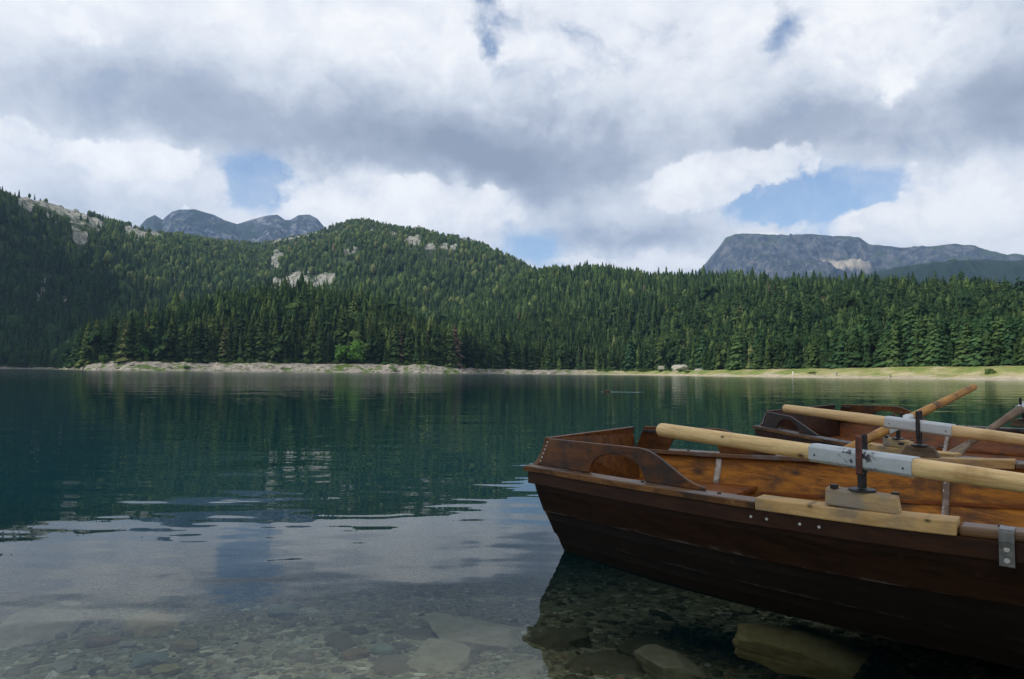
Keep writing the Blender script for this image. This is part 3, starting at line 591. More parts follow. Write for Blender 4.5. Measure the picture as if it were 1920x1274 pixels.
# ------------------------------------------------------------------ lake bed and water
def bed(x, y):
    d = .24+.115*(y-2)
    d = np.where(y < 2, .24-.16*(2-y), d)
    d = d-.13*np.clip(x-.9, 0, 6)*np.clip((5-y)/3, 0, 1)+.02*np.clip(-x-1, 0, 5)
    return -d+.035*fbm(x*1.3, y*1.3, 4, 15)
xs = np.concatenate([np.linspace(-60, -7, 34), np.linspace(-6.9, 7, 280), np.linspace(7.2, 60, 34)])
ys = np.concatenate([np.linspace(-9, -1, 30), np.linspace(-.95, 7.5, 200), np.geomspace(7.6, 60, 60)])
gx, gy = np.meshgrid(xs, ys, indexing='ij'); gz = bed(gx, gy)+.012*fbm(gx*9, gy*9, 3, 25)
gi = np.arange(gx.size).reshape(gx.shape); gq = np.stack([gi[:-1, :-1], gi[1:, :-1], gi[1:, 1:], gi[:-1, 1:]], -1).reshape(-1, 4)
def bed_mat(T):
    pos = T.n('ShaderNodeNewGeometry').outputs['Position']
    vo = T.n('ShaderNodeTexVoronoi', {'Vector': T.v('ADD', pos, T.v('MULTIPLY', T.noise(pos, 9, 3, out=1), (.05, .05, .05)).outputs[0]).outputs[0], 'Scale': 26.}); v2 = T.n('ShaderNodeTexVoronoi', {'Vector': pos, 'Scale': 60.})
    big = T.noise(pos, 1.1, 6, .6); rv = T.n('ShaderNodeSeparateColor', {0: vo.outputs['Color']}).outputs[0]
    c = T.ramp(rv, [(0, (0.0945, 0.0972, 0.0648)), (0.5, (0.203, 0.196, 0.135)), (0.85, (0.311, 0.297, 0.223)), (1, (0.54, 0.527, 0.446))])
    c2 = T.ramp(T.n('ShaderNodeSeparateColor', {0: v2.outputs['Color']}).outputs[1], [(0, (0.081, 0.0837, 0.0567)), (1, (0.284, 0.27, 0.196))])
    c = T.mix(T.mr(T.noise(pos, 5, 4), .42, .58), c, c2)
    c = T.mix(T.mr(big, .45, .65), c, T.mix(.4, c, (.10, .11, .06)))
    return principled(T, T.n('ShaderNodeHueSaturation', {'Color': c, 'Value': 1.7}).outputs[0], .9, vo.outputs['Distance'], .8, .03, spec=.2)
lb = link('lake_bed', npmesh('lake_bed', np.stack([gx, gy, gz], -1).reshape(-1, 3), gq), mat('lake_bed', bed_mat), smooth=True)
tag(lb, 'gravelly lake bed under the clear shallow water', 'lake bed', kind='structure')
# gravel: uncountable small stones
ico = bmesh.new(); bmesh.ops.create_icosphere(ico, subdivisions=1, radius=1); IV = np.array([v.co[:] for v in ico.verts]); IF = np.array([[v.index for v in f.verts] for f in ico.faces]); ico.free()
ng = 9000; py = rng.uniform(1.3, 6.2, ng)**1.0; px = rng.uniform(-1, 1, ng)*(py*.82+.4); pz = bed(px, py)
sz = .007+.024*rng.random(ng)**4+.006*rng.random(ng)
jit = 1+.5*(rng.random((ng, len(IV), 1))-.5)
sc3 = np.stack([sz*rng.uniform(.8, 1.7, ng), sz*rng.uniform(.8, 1.7, ng), sz*rng.uniform(.35, .8, ng)], -1)
an = rng.random(ng)*6.28; Vv = IV[None]*jit*sc3[:, None]
GX = Vv[..., 0]*np.cos(an)[:, None]-Vv[..., 1]*np.sin(an)[:, None]+px[:, None]; GY = Vv[..., 0]*np.sin(an)[:, None]+Vv[..., 1]*np.cos(an)[:, None]+py[:, None]; GZ = Vv[..., 2]+pz[:, None]
tin = np.repeat(rng.random(ng), len(IV))
def gravel_mat(T):
    x = T.n('ShaderNodeAttribute', attribute_name='tint').outputs['Fac']; pos = T.n('ShaderNodeNewGeometry').outputs['Position']
    c = T.ramp(x, [(0, (0.0945, 0.0972, 0.0675)), (0.4, (0.216, 0.209, 0.149)), (0.7, (0.324, 0.304, 0.223)), (0.86, (0.378, 0.297, 0.203)), (0.93, (0.432, 0.486, 0.432)), (0.97, (0.743, 0.743, 0.648)), (1, (0.75, 0.75, 0.716))])
    return principled(T, T.mix(T.mr(T.noise(pos, 60, 3), .35, .7), c, T.mix(.5, c, (.05, .05, .03))), .85, spec=.2)
gv = link('gravel', npmesh('gravel', np.stack([GX, GY, GZ], -1).reshape(-1, 3), (IF[None]+(np.arange(ng)*len(IV))[:, None, None]).reshape(-1, 3), {'tint': tin}), mat('gravel', gravel_mat), smooth=True)
tag(gv, 'loose grey gravel covering the shallow lake bed', 'gravel', kind='stuff')
def urock(x, y, z, size, seed, m, label, rz=0., tilt=(0, 0), name='rock', cuts=9):
    o = link(name, rock_mesh(name, seed, size, cuts, 5, .045), m); o.location = (x, y, z); o.rotation_euler = (tilt[0], tilt[1], rz)
    return tag(o, label, 'rock')
urock(-.13, 3.22, -.40, (.29, .40, .10), 501, M_ROCKG, 'largest flat brown slab under water left of the boat stern', .5)
urock(-.28, 2.84, -.33, (.16, .18, .09), 502, M_ROCKG, 'rock with a pale vein in front of the largest slab', .2)
urock(.995, 2.43, -.12, (.36, .105, .085), 523, M_ROCKO, 'big olive boulder just under water beside the near hull', -.17, (.34, .05), cuts=20)
urock(-.76, 3.09, -.38, (.11, .15, .05), 504, M_ROCKD, 'brown flat stone lying alone on gravel between the slab and the left edge', .3)
urock(-2.18, 3.32, -.42, (.18, .29, .14), 505, M_ROCKG, 'pale square boulder under water nearest the left edge')
urock(-1.73, 3.33, -.43, (.17, .21, .11), 506, M_ROCKO, 'mossy olive stone right of the pale square boulder', .4)
urock(-.43, 3.23, -.40, (.12, .14, .06), 507, M_ROCKD, 'dark stone touching the left side of the largest slab', 1.)
urock(.56, 2.98, -.36, (.13, .17, .09), 508, M_ROCKD, 'rounded dark stone in the reflection of the boat', .4)
urock(.22, 3.12, -.38, (.12, .18, .10), 509, M_ROCKD, 'dark upright stone at the edge of the boat reflection', .9)
urock(.37, 2.72, -.35, (.24, .19, .07), 510, M_ROCKD, 'broad dark slab under the boat reflection at the bottom of the picture', .2)
urock(.60, 2.66, -.28, (.15, .13, .08), 511, M_ROCKG, 'pale capped stone between the broad dark slab and the big olive boulder', .1)
urock(.79, 3.20, -.37, (.06, .08, .05), 512, M_ROCKG, 'small grey stone behind the big olive boulder', .1)
urock(-1.08, 2.94, -.34, (.055, .06, .03), 513, M_ROCKG, 'small pointed pale stone on gravel near the picture bottom', .6)
urock(.05, 2.70, -.34, (.15, .15, .06), 514, M_ROCKG, 'grey slab at the bottom right of the veined rock', .7)
urock(-.44, 2.72, -.34, (.10, .14, .07), 515, M_ROCKD, 'mossy stone left of the veined rock', .2)
for k, (x, y, s, lab) in enumerate(((-1.72, 2.73, .045, 'chalky small stone at the bottom left of the lake bed'), (-1.62, 3.0, .035, 'little white stone above the chalky one at bottom left'), (-1.42, 2.78, .07, 'blue grey flat stone near the bottom left'), (-1.36, 2.98, .065, 'ochre flat stone above the blue grey one'), (-1.28, 2.66, .055, 'yellowish stone right of the blue grey one'), (-.52, 2.95, .05, 'pale green pebble left of the dark stone'), (-.62, 2.86, .055, 'orange brown pebble near the pale green one'), (-1.78, 3.1, .06, 'reddish stone at the foot of the pale square boulder'), (-1.15, 3.6, .08, 'pale teal cobble in the deeper gravel'))):
    m = rock_mat('pebble', *[tuple(q*v for q in ((.30, .30, .26), (.30, .30, .27), (.20, .26, .25), (.30, .25, .15), (.30, .27, .15), (.24, .30, .25), (.26, .19, .10), (.24, .18, .14), (.20, .26, .22))[k]) for v in (.7, 1, 1.3)], 30)
    urock(x, y, float(bed(np.array(x), np.array(y)))+s*.25, (s, s*1.1, s*.45), 600+k, m, lab, k*1.3, name='pebble', cuts=7)

wx = np.concatenate([-np.geomspace(900, 4.2, 40), np.linspace(-4, 4, 81), np.geomspace(4.2, 900, 40)]); wy = np.concatenate([np.linspace(-9, 10, 120), np.geomspace(10.3, 1100, 60)])
hx, hy = np.meshgrid(wx, wy, indexing='ij'); hi_ = np.arange(hx.size).reshape(hx.shape); hq = np.stack([hi_[:-1, :-1], hi_[1:, :-1], hi_[1:, 1:], hi_[:-1, 1:]], -1).reshape(-1, 4)
dep = np.where((np.abs(hx) < 59) & (hy < 59), np.maximum(-bed(hx, hy), 0), 6.)
def water_mat(T):
    g = T.n('ShaderNodeNewGeometry'); pos = g.outputs['Position']
    d = T.n('ShaderNodeAttribute', attribute_name='depth').outputs['Fac']
    py_ = T.n('ShaderNodeSeparateXYZ', {0: pos}).outputs[1]
    st = T.v('MULTIPLY', pos, (.46, 1, 1)).outputs[0]
    w = T.m('ADD', T.m('MULTIPLY', T.noise(st, 1.7, 2.2, .45), 1.0), T.m('ADD', T.m('MULTIPLY', T.noise(st, 6., 1., .4), .22), T.m('MULTIPLY', T.noise(st, .35, 2, .5), 2.2)))
    nr = T.n('ShaderNodeBump', {'Height': w, 'Strength': .5, 'Distance': .0185}).outputs[0]
    fr = T.n('ShaderNodeFresnel', {'IOR': 1.33, 'Normal': nr}).outputs[0]
    rough = T.mr(py_, 6., 60., .0, .075, False)
    gl = T.n('ShaderNodeBsdfGlossy', {'Color': (.92, .95, .96, 1), 'Roughness': rough, 'Normal': nr}, distribution='GGX').outputs[0]
    body = T.n('ShaderNodeBsdfDiffuse', {'Color': (.0005, .036, .044, 1)}).outputs[0]
    tr = T.n('ShaderNodeBsdfTransparent', {'Color': (.90, .96, .86, 1)}).outputs[0]
    op = T.m('SUBTRACT', 1., T.m('EXPONENT', T.m('MULTIPLY', T.m('POWER', T.m('DIVIDE', d, .445), 4.), -1.)))
    under = T.n('ShaderNodeMixShader', {0: op, 1: tr, 2: body}).outputs[0]
    return T.n('ShaderNodeMixShader', {0: fr, 1: under, 2: gl}).outputs[0]
wa = link('water', npmesh('water', np.stack([hx, hy, np.zeros_like(hx)], -1).reshape(-1, 3), hq, {'depth': dep.ravel()}), mat('water', water_mat))
tag(wa, 'calm teal lake water reflecting hills and clouds', 'water', kind='structure')

# duck with its wake
def lathe_x(prof, n=10):
    V, F = [], []
    for x, zc, ry, rz in prof:
        for k in range(n): a = k*6.283/n; V.append((x, ry*math.cos(a), zc+rz*math.sin(a)))
    for j in range(len(prof)-1):
        for k in range(n): q = (k+1) % n; F.append((j*n+k, j*n+q, (j+1)*n+q, (j+1)*n+k))
    F.append(tuple(range(n))[::-1]); F.append(tuple((len(prof)-1)*n+k for k in range(n)))
    return V, F
M_DUCK = mat('duck_feathers', lambda T: principled(T, T.ramp(T.noise(T.n('ShaderNodeTexCoord').outputs['Object'], 14, 4), [(.35, (.03, .02, .015)), (.65, (.12, .075, .045))]), .8))
dk = empty('duck', (4.25, 31., -.015), (0, 0, R(178))); dk.scale = (.75, .75, .75)
V, F = lathe_x([(-.22, .09, .01, .008), (-.17, .07, .05, .03), (-.08, .06, .095, .07), (.04, .055, .105, .08), (.13, .06, .08, .075), (.16, .11, .045, .05), (.17, .17, .032, .034), (.18, .20, .038, .04), (.21, .21, .042, .04), (.24, .205, .03, .03), (.25, .2, .015, .015)])
link('body', mesh('body', V, F), M_DUCK, dk, True)
V, F = lathe_x([(.24, .2, .014, .012), (.28, .195, .014, .006), (.30, .192, .006, .003)]); link('beak', mesh('beak', V, F), mat('beak', lambda T: principled(T, (.3, .2, .04), .5)), dk)
tag(dk, 'small dark brown duck swimming alone far out on the lake', 'duck')
V, F = [], []
n = 40
for k in range(n):
    t = k/(n-1); x = 4.0+t*1.9; hw = .014+.006*math.sin(t*9)
    for q, (yy, zz) in enumerate(((-hw, .001), (0, .016*(1-t)**.5+.003), (hw, .001))): V.append((x, 31.0+yy+.02*t, zz))
for k in range(n-1):
    for q in range(2): F.append((k*3+q, k*3+q+1, (k+1)*3+q+1, (k+1)*3+q))
wk = link('wake', mesh('wake', V, F), mat('wake', lambda T: principled(T, (.10, .16, .16), .1)), smooth=True); tag(wk, 'thin pale wake line trailing the duck', 'wake', kind='structure')

# ------------------------------------------------------------------ wood materials
def wood(name, lo, hi, rough=.5, sc=(1.2, 16, 16), stain=None, st_amt=(.55, .7), knots=None, worn=None, bstr=.25, fine=1., spec=.4, edge=None, spots=None):
    def fn(T):
        o = T.n('ShaderNodeTexCoord').outputs['Object']
        v = T.v('MULTIPLY', o, sc).outputs[0]
        gr = T.noise(T.v('ADD', v, T.v('MULTIPLY', T.noise(o, 2.5, 2, out=1), (1.2, 1.2, 1.2)).outputs[0]).outputs[0], 2.2, 7, .62, .35)
        fg = T.noise(v, 9., 4, .7)
        k = T.m('MULTIPLY_ADD', fg, .35*fine, T.m('MULTIPLY', gr, .75))
        mid = tuple((a+b)/2 for a, b in zip(lo, hi))
        c = T.ramp(k, [(.38, lo), (.52, mid), (.66, hi)])
        if stain: c = T.mix(T.mr(T.noise(o, 5., 6, .65), *st_amt, 0., .85), c, stain)
        if knots:
            kv = T.n('ShaderNodeTexVoronoi', {'Vector': T.v('MULTIPLY', o, (3.1, 3.1, 5.)).outputs[0], 'Scale': 1.25}).outputs['Distance']
            kd = T.m('ADD', kv, T.m('MULTIPLY', T.noise(o, 25, 3), .05))
            c = T.mix(T.mr(kd, .16, .07, 0., .8), c, knots)
        if worn:
            wcol, wa0, wa1, wsc = worn
            c = T.mix(T.mr(T.noise(T.v('MULTIPLY', o, (.6, 1, 1)).outputs[0], wsc, 8, .75), wa0, wa1), c, wcol)
        if edge:
            ea = T.n('ShaderNodeAttribute', attribute_name='edge').outputs['Fac']
            en = T.m('ADD', T.m('POWER', ea, 4.), T.m('MULTIPLY', T.m('SUBTRACT', T.noise(T.v('MULTIPLY', o, (3, 16, 16)).outputs[0], 1.6, 8, .78), .5), 3.2))
            c = T.mix(T.m('MULTIPLY', T.mr(en, edge[1]+.35, edge[1]+1.1, 0., .75), T.m('GREATER_THAN', ea, .12)), c, edge[0])
        for sx, sz, sr, sy in (spots or ()):
            dv = T.v('LENGTH', T.v('MULTIPLY', T.v('SUBTRACT', o, (sx, 0, sz)).outputs[0], (.6/sr, 0, 1/sr)).outputs[0]).outputs['Value']
            dv = T.m('ADD', dv, T.m('MULTIPLY', T.noise(o, 40, 3), .6))
            far_ = T.m('GREATER_THAN', T.m('MULTIPLY', T.n('ShaderNodeSeparateXYZ', {0: o}).outputs[1], sy), 0)
            c = T.mix(T.m('MULTIPLY', T.mr(dv, 1.45, .45, 0., .85), far_), c, (.030, .016, .009))
        r = T.m('ADD', rough-.12, T.m('MULTIPLY', gr, .3))
        return principled(T, c, r, k, bstr, .004, spec=spec)
    return mat(name, fn)
W_HULL = wood('hull_paint', (.004, .0019, .0012), (.025, .0085, .0032), .42, stain=(.004, .003, .003), worn=((.085, .072, .064), .62, .80, 15), bstr=.35, spec=.22, edge=((.16, .145, .14), .45))
W_HULL2 = wood('hull_lower', (.003, .002, .0018), (.010, .0065, .005), .6, worn=((.055, .048, .045), .63, .82, 7), bstr=.4, spec=.2, edge=((.07, .065, .065), .35))
W_IN = wood('inner_varnish', (.08, .024, .002), (.39, .15, .012), .5, stain=(.07, .032, .014), st_amt=(.50, .70), worn=((.17, .12, .08), .69, .80, 7), spec=.25, spots=[(.36, .30, .022, 1), (.83, .325, .02, 1), (1.30, .235, .04, 1), (1.9, .3, .025, 1), (.6, .17, .02, -1)])
W_INRED = wood('inner_red', (.08, .022, .006), (.23, .075, .016), .45, stain=(.05, .03, .025), st_amt=(.5, .7))
W_COAMD = wood('dark_coaming', (.014, .006, .004), (.06, .022, .010), .45, stain=(.012, .011, .012), st_amt=(.42, .6), worn=((.12, .10, .09), .68, .84, 8), spec=.35)
W_RAILD = wood('dark_rail', (.014, .010, .009), (.06, .045, .042), .45, stain=(.09, .09, .10), st_amt=(.5, .68), worn=((.10, .05, .04), .66, .78, 9), spec=.4)
W_COAM = wood('coaming_varnish', (.030, .011, .003), (.145, .052, .010), .42, stain=(.014, .012, .013), st_amt=(.46, .66), worn=((.15, .11, .075), .66, .82, 8), spec=.3)
W_RAIL = wood('rail_weathered', (.04, .02, .009), (.16, .085, .036), .42, stain=(.13, .125, .135), st_amt=(.46, .64), worn=((.025, .016, .012), .56, .68, 9), spec=.5)
W_RAILO = wood('rail_edge', (.04, .016, .007), (.20, .095, .030), .5, stain=(.022, .014, .011), st_amt=(.45, .6), worn=((.30, .18, .06), .60, .70, 10), spec=.2)
W_FASC = wood('rub_strake', (.010, .004, .002), (.040, .0145, .0055), .45, worn=((.11, .07, .04), .72, .82, 10), spec=.2)
W_PLANK = wood('raw_plank', (.30, .18, .065), (.52, .35, .15), .7, stain=(.20, .165, .13), st_amt=(.47, .68), worn=((.10, .065, .04), .63, .73, 14), bstr=.5, spots=[(1.3, .43, .008, -1), (1.62, .44, .007, -1)])
W_BLOCK = wood('raw_block', (.26, .18, .09), (.47, .34, .17), .75, stain=(.23, .205, .175), st_amt=(.44, .6), worn=((.09, .06, .04), .60, .70, 18), bstr=.7)
W_BLOCKD = wood('old_block', (.05, .035, .022), (.13, .095, .06), .75, stain=(.05, .045, .04))
W_OAR = wood('oar_pale', (.36, .22, .075), (.70, .51, .25), .5, (1.6, 26, 26), stain=(.34, .20, .07), st_amt=(.54, .76), worn=((.22, .13, .06), .70, .80, 14), bstr=.15, fine=1.3, spec=.3, spots=[(-.5, .010, .007, -1), (-.185, -.014, .010, -1), (.52, .005, .007, -1)])
W_OAR2 = wood('oar_plain', (.36, .23, .09), (.66, .48, .25), .5, (1.6, 26, 26), stain=(.36, .22, .09), st_amt=(.56, .78), bstr=.12, fine=1.2, spec=.3)
W_OARB = wood('oar_brown', (.17, .072, .012), (.48, .25, .06), .5, (2., 22, 22), stain=(.05, .028, .015), st_amt=(.52, .66), bstr=.2, spec=.2)
W_OARG = wood('oar_weathered', (.045, .028, .016), (.20, .14, .085), .6, (2., 22, 22), stain=(.10, .05, .025), st_amt=(.5, .6), bstr=.2)
W_RIB = wood('rib_worn', (.16, .13, .11), (.52, .49, .45), .6, (14, 14, 2.5), stain=(.09, .05, .03), st_amt=(.46, .58), worn=((.62, .62, .60), .58, .66, 20))
def sleeve_fn(T):
    o = T.n('ShaderNodeTexCoord').outputs['Object']
    c = T.ramp(T.noise(T.v('MULTIPLY', o, (3, 8, 8)).outputs[0], 6, 6, .6), [(.3, (.34, .385, .41)), (.6, (.41, .455, .48)), (.8, (.47, .51, .53))])
    ox = T.m('ABSOLUTE', T.n('ShaderNodeSeparateXYZ', {0: o}).outputs[0])
    scuff = T.m('MULTIPLY', T.mr(ox, .075, .03), T.mr(T.noise(o, 38, 4, .7), .5, .58))
    c = T.mix(scuff, c, (.02, .022, .03))
    return principled(T, c, .42, T.noise(o, 30, 3), .1, .003, spec=.5)
M_SLEEVE = mat('sleeve_paint', sleeve_fn)
M_SLEEVE2 = mat('sleeve_plain', lambda T: principled(T, T.ramp(T.noise(T.v('MULTIPLY', T.n('ShaderNodeTexCoord').outputs['Object'], (3, 8, 8)).outputs[0], 6, 6, .6), [(.3, (.37, .41, .43)), (.7, (.47, .51, .53))]), .42, spec=.5))
M_IRON = mat('iron', lambda T: principled(T, T.ramp(T.noise(T.n('ShaderNodeTexCoord').outputs['Object'], 60, 5), [(.35, (.012, .012, .015)), (.65, (.035, .033, .036))]), .5, metal=.4))
M_RUSTY = mat('rusty_iron', lambda T: principled(T, T.ramp(T.noise(T.n('ShaderNodeTexCoord').outputs['Object'], 45, 5), [(.35, (.05, .018, .014)), (.65, (.13, .042, .030))]), .55, metal=.2))
M_ZINC = mat('zinc', lambda T: principled(T, T.ramp(T.noise(T.n('ShaderNodeTexCoord').outputs['Object'], 50, 4), [(.3, (.10, .105, .11)), (.7, (.22, .225, .23))]), .4, metal=.6))
M_NAIL = mat('nail', lambda T: principled(T, (.09, .08, .075), .5, metal=.5))
M_SCREW = mat('screw', lambda T: principled(T, (.62, .62, .64), .3, metal=.8))

# ------------------------------------------------------------------ boats
S_T = [0, .5, 1, 1.5, 2, 2.5, 3, 3.5, 4, 4.15]; B_T = [.48, .579, .684, .782, .835, .82, .70, .48, .15, .03]; Z_T = [.404, .4035, .411, .4266, .45, .48, .52, .57, .63, .65]
def crv(t, s):   # smooth table lookup
    s = np.asarray(s, float); return .25*(np.interp(s-.12, S_T, t)+2*np.interp(s, S_T, t)+np.interp(s+.12, S_T, t)) if np.ndim(s) else float(.25*(np.interp(s-.12, S_T, t)+2*np.interp(s, S_T, t)+np.interp(s+.12, S_T, t)))
bw = lambda s: crv(B_T, s); zr = lambda s: crv(Z_T, s)
STAT = list(np.linspace(0, 4.12, 46))
def lv(s):
    """hull lines at station s: list of (half breadth, z) from rail down; 4 lines + keel"""
    b, z = bw(s), zr(s); k = min(1, b/.48)
    return [(b, z-.02), (b-.062*k, z-.195+.02*s/4), (b-(.115+.025*min(1, max(0, (s-.7)/.8)))*k, z-.30), (max(b-(.175+.06*min(1, max(0, (s-.7)/.8)))*k, .01), z-.415), (0, z-.455)]
def rake(s, z): return s+(.083*(zr(0)-z)/.4)*max(0, 1-s/.6)
def loft(secs, closed=True, caps=True):
    """secs: list of rings (lists of points)"""
    n = len(secs[0]); V = [p for r in secs for p in r]; F = []
    for j in range(len(secs)-1):
        for k in range(n if closed else n-1):
            q = (k+1) % n; F.append((j*n+k, j*n+q, (j+1)*n+q, (j+1)*n+k))
    if caps and closed: F.append(tuple(range(n))[::-1]); F.append(tuple((len(secs)-1)*n+k for k in range(n)))
    return V, F
def join(parts):
    V, F = [], []
    for v, f in parts: o = len(V); V += list(v); F += [tuple(i+o for i in q) for q in f]
    return V, F
def fixn(me):
    bm = bmesh.new(); bm.from_mesh(me); bmesh.ops.recalc_face_normals(bm, faces=bm.faces); bm.to_mesh(me); bm.free(); return me
def box(x0, x1, y0, y1, z0, z1):
    return ([(x0, y0, z0), (x1, y0, z0), (x1, y1, z0), (x0, y1, z0), (x0, y0, z1), (x1, y0, z1), (x1, y1, z1), (x0, y1, z1)], [(0, 3, 2, 1), (4, 5, 6, 7), (0, 1, 5, 4), (1, 2, 6, 5), (2, 3, 7, 6), (3, 0, 4, 7)])
def cyl(p, ax, r, l, n=12, r2=None):
    a = Vector(ax).normalized(); t1 = a.orthogonal().normalized(); t2 = a.cross(t1); p = Vector(p); r2 = r if r2 is None else r2
    V = [tuple(p+a*q*l+(t1*math.cos(k*6.2832/n)+t2*math.sin(k*6.2832/n))*(r if q == 0 else r2)) for q in (0, 1) for k in range(n)]
    F = [(k, (k+1) % n, n+(k+1) % n, n+k) for k in range(n)]+[tuple(range(n))[::-1], tuple(n+k for k in range(n))]
    return V, F
def part(name, vf, m, parent, bv=0., smooth=False):
    o = link(name, fixn(mesh(name, *vf)), m, parent, smooth)
    if bv: bevel(o, bv)
    return o
def rail_seg(s0, s1, side, yi, yo, z0, z1, n=None, wob=0.):
    ss = np.linspace(s0, s1, n or max(3, int((s1-s0)/.07)+1)); r = []
    for s in ss:
        b, z = bw(s), zr(s); w = wob*math.sin(s*23+side)
        r.append([(s, side*(b+yi), z+z0), (s, side*(b+yo)+w, z+z0), (s, side*(b+yo)+w, z+z1), (s, side*(b+yi), z+z1)])
    return loft(r)
def coaming(side, s_end, peak, h0, h1, hole, angular):
    """upright side board standing on the rail with a half-round opening"""
    ss = np.concatenate([np.linspace(.0, hole[0], 12)[:-1], np.linspace(hole[0], hole[1], 22)[:-1], np.linspace(hole[1], s_end, 22)])
    cols = []
    hc, hr = (hole[0]+hole[1])/2, (hole[1]-hole[0])/2
    for s in ss:
        zb = zr(s)+.001
        if s < peak: top = np.interp(s, [0, peak], [h0, h1])
        elif angular: top = np.interp(s, [peak, s_end], [h1, zr(s_end)+.006])
        else:
            t = (s-peak)/(s_end-peak); top = h1+(zr(s_end)+.012-h1)*(.5-.5*math.cos(math.pi*min(1, t*.96+.02)))
            top = max(top, zb+.008)
        q = (s-hc)/hr
        bot = zb+(hole[2]*math.sqrt(max(0, 1-q*q)) if abs(q) < 1 else 0)
        cols.append((s, bot, max(top, bot+.006)))
    th = .018; r = []
    for s, bo, to in cols:
        def P(z, o):
            sx = s+.055*max(0, (z-zr(s))/.125)*max(0, 1-s/.3)+.02*max(0, 1-s/.1)
            return (sx, side*(bw(s)-.052+o), z)
        r.append([P(bo, 0), P(bo, th), P(to, th), P(to, 0)])
    return loft(r)
def build_boat(loc, rot, scale, label, coam, far_old, lower_in, w_coam, w_rail):
    e = empty('rowing_boat', loc, rot); e.scale = (scale,)*3; tag(e, label, 'rowing boat')
    # outer planking: three overlapping strakes a side and the bottom
    ps = []; pl = []
    for side in (-1, 1):
        for j in range(3):
            r = []
            for s in STAT:
                (b0, z0), (b1, z1) = lv(s)[j], lv(s)[j+1]
                z1b = z1-.012 if j < 2 else z1
                mk = lambda b, z: (rake(s, z), side*max(b, .004), z)
                bm_ = (b0+b1)/2+.008; zm = (z0+z1)/2
                r.append([mk(b0+.002, z0), mk(bm_+.012, zm), mk(b1+.021, z1b), mk(b1, z1b), mk(bm_-.004, zm), mk(b0-.012, z0)])
            (ps if j == 0 else pl).append(loft(r))
    rb = []
    for s in STAT:
        b, z = lv(s)[3]; k = lv(s)[4][1]; b = max(b, .01)
        rb.append([(rake(s, z), -b-.003, z), (rake(s, k), -b*.5, (k+z)/2-.006), (rake(s, k), 0, k), (rake(s, k), b*.5, (k+z)/2-.006), (rake(s, z), b+.003, z), (rake(s, z), b-.01, z+.012), (rake(s, z), 0, k+.02), (rake(s, z), -b+.01, z+.012)])
    pl.append(loft(rb))
    nb = len(pl[0][0])
    for nm, lst, m in (('hull', ps, W_HULL), ('lower_hull', pl, W_HULL2)):
        o = part(nm, join(lst), m, e); at_ = o.data.attributes.new('edge', 'FLOAT', 'POINT'); val = []
        for v, f in lst: val += ([0, .15, 1, 1, 0, 0]*(len(v)//6) if len(v) == nb else [0]*len(v))
        at_.data.foreach_set('value', val)
    hn = []
    for side in (-1, 1):
        for s in np.arange(.1, 3.8, .115):
            for q in (0, 1):
                (b0, z0), (b1, z1) = lv(s)[q], lv(s)[q+1]
                for f in ((.87, .12) if q == 0 else (.85,)):
                    b = b0+(b1-b0)*f+.008+(.010 if f > .5 else .002); hn.append(cyl((rake(s, z0+(z1-z0)*f), side*b, z0+(z1-z0)*f), (0, side, 0), .0034, .0035, 6))
    part('hull_nails', join(hn), M_NAIL, e)
    # inner lining
    r = []
    for s in STAT[:-3]:
        L = lv(s); row = []
        for side in (-1, 1):
            pts = [(rake(s, z)+.01, side*max(b-.016, .003), z if i else z-.0) for i, (b, z) in enumerate(L[:4])]
            row += pts if side < 0 else pts[::-1]
        r.append(row)
    part('inner_planking', loft(r, closed=False), lower_in, e)
    # transom with raised middle
    z0 = zr(0); ol = []
    half = [(.0, z0-.45), (lv(0)[3][0], z0-.415), (lv(0)[2][0]+.01, z0-.30), (lv(0)[1][0]+.01, z0-.195), (lv(0)[0][0], z0-.022), (.452, z0+.006), (.43, z0+.022), (.408, z0+.05), (.398, z0+.085), (.395, z0+.121)]
    ol = half+[(-y, z) for y, z in half[::-1] if y > 0]
    V = [(rake(0, z)+o-(.05*(z-z0)/.125*-1 if z > z0 else 0), y, z) for o in (-.012, .014) for y, z in ol]; n = len(ol)
    F = [tuple(range(n))[::-1], tuple(range(n, 2*n))]+[(k, (k+1) % n, n+(k+1) % n, n+k) for k in range(n)]
    part('transom', (V, F), w_coam, e, .003)
    # rails, with a raw repair plank let in on both sides
    pk = coam['plank']
    for side in (-1, 1):
        a, b_ = pk[0 if side < 0 else 1]
        part('rail', rail_seg(-.02, a, side, -.058, .020, -.024, 0, wob=.001), w_rail, e, .004)
        part('rail', rail_seg(b_, 4.1, side, -.058, .020, -.026, 0, wob=.001), w_rail, e, .008)
        part('rail_edge', rail_seg(-.021, a, side, .0202, .0262, -.023, -.003, wob=.0015), W_RAILO, e)
        part('repair_plank', rail_seg(a+.003, b_-.003, side, -.05, .0285, -.026, .014), W_PLANK, e, .004)
        part('rub_strake', rail_seg(-.004, 4.1, side, .003, .0165, -.078, -.0265), W_FASC, e, .002)
    for side in (-1, 1):
        part('studs', join([cyl((s, side*(bw(s)-.03), zr(s)-.001), (0, 0, 1), .007, .006, 8) for s in (.30, .96, 1.02 if side > 0 else .62, 1.78, 2.3)]), M_IRON, e)
    # coaming boards round the stern
    for side in (-1, 1):
        part('coaming', coaming(side, *coam['side' if side < 0 else 'far']), w_coam if side < 0 else W_COAM, e, .003)
    zt = z0+.121
    # iron bands and nails
    for side in (-1, 1):
        part('corner_strap', box(.075, .17, .418 if side > 0 else -.431, .431 if side > 0 else -.418, zt-.03, zt-.014), M_IRON, e, .002)
    nails = [cyl((.028+.055*(dz/.125), -bw(.03)+.033, zr(0)+dz), (0, -1, 0), .0035, .004, 8) for dz in (.02, .038, .056, .074, .092, .108)]
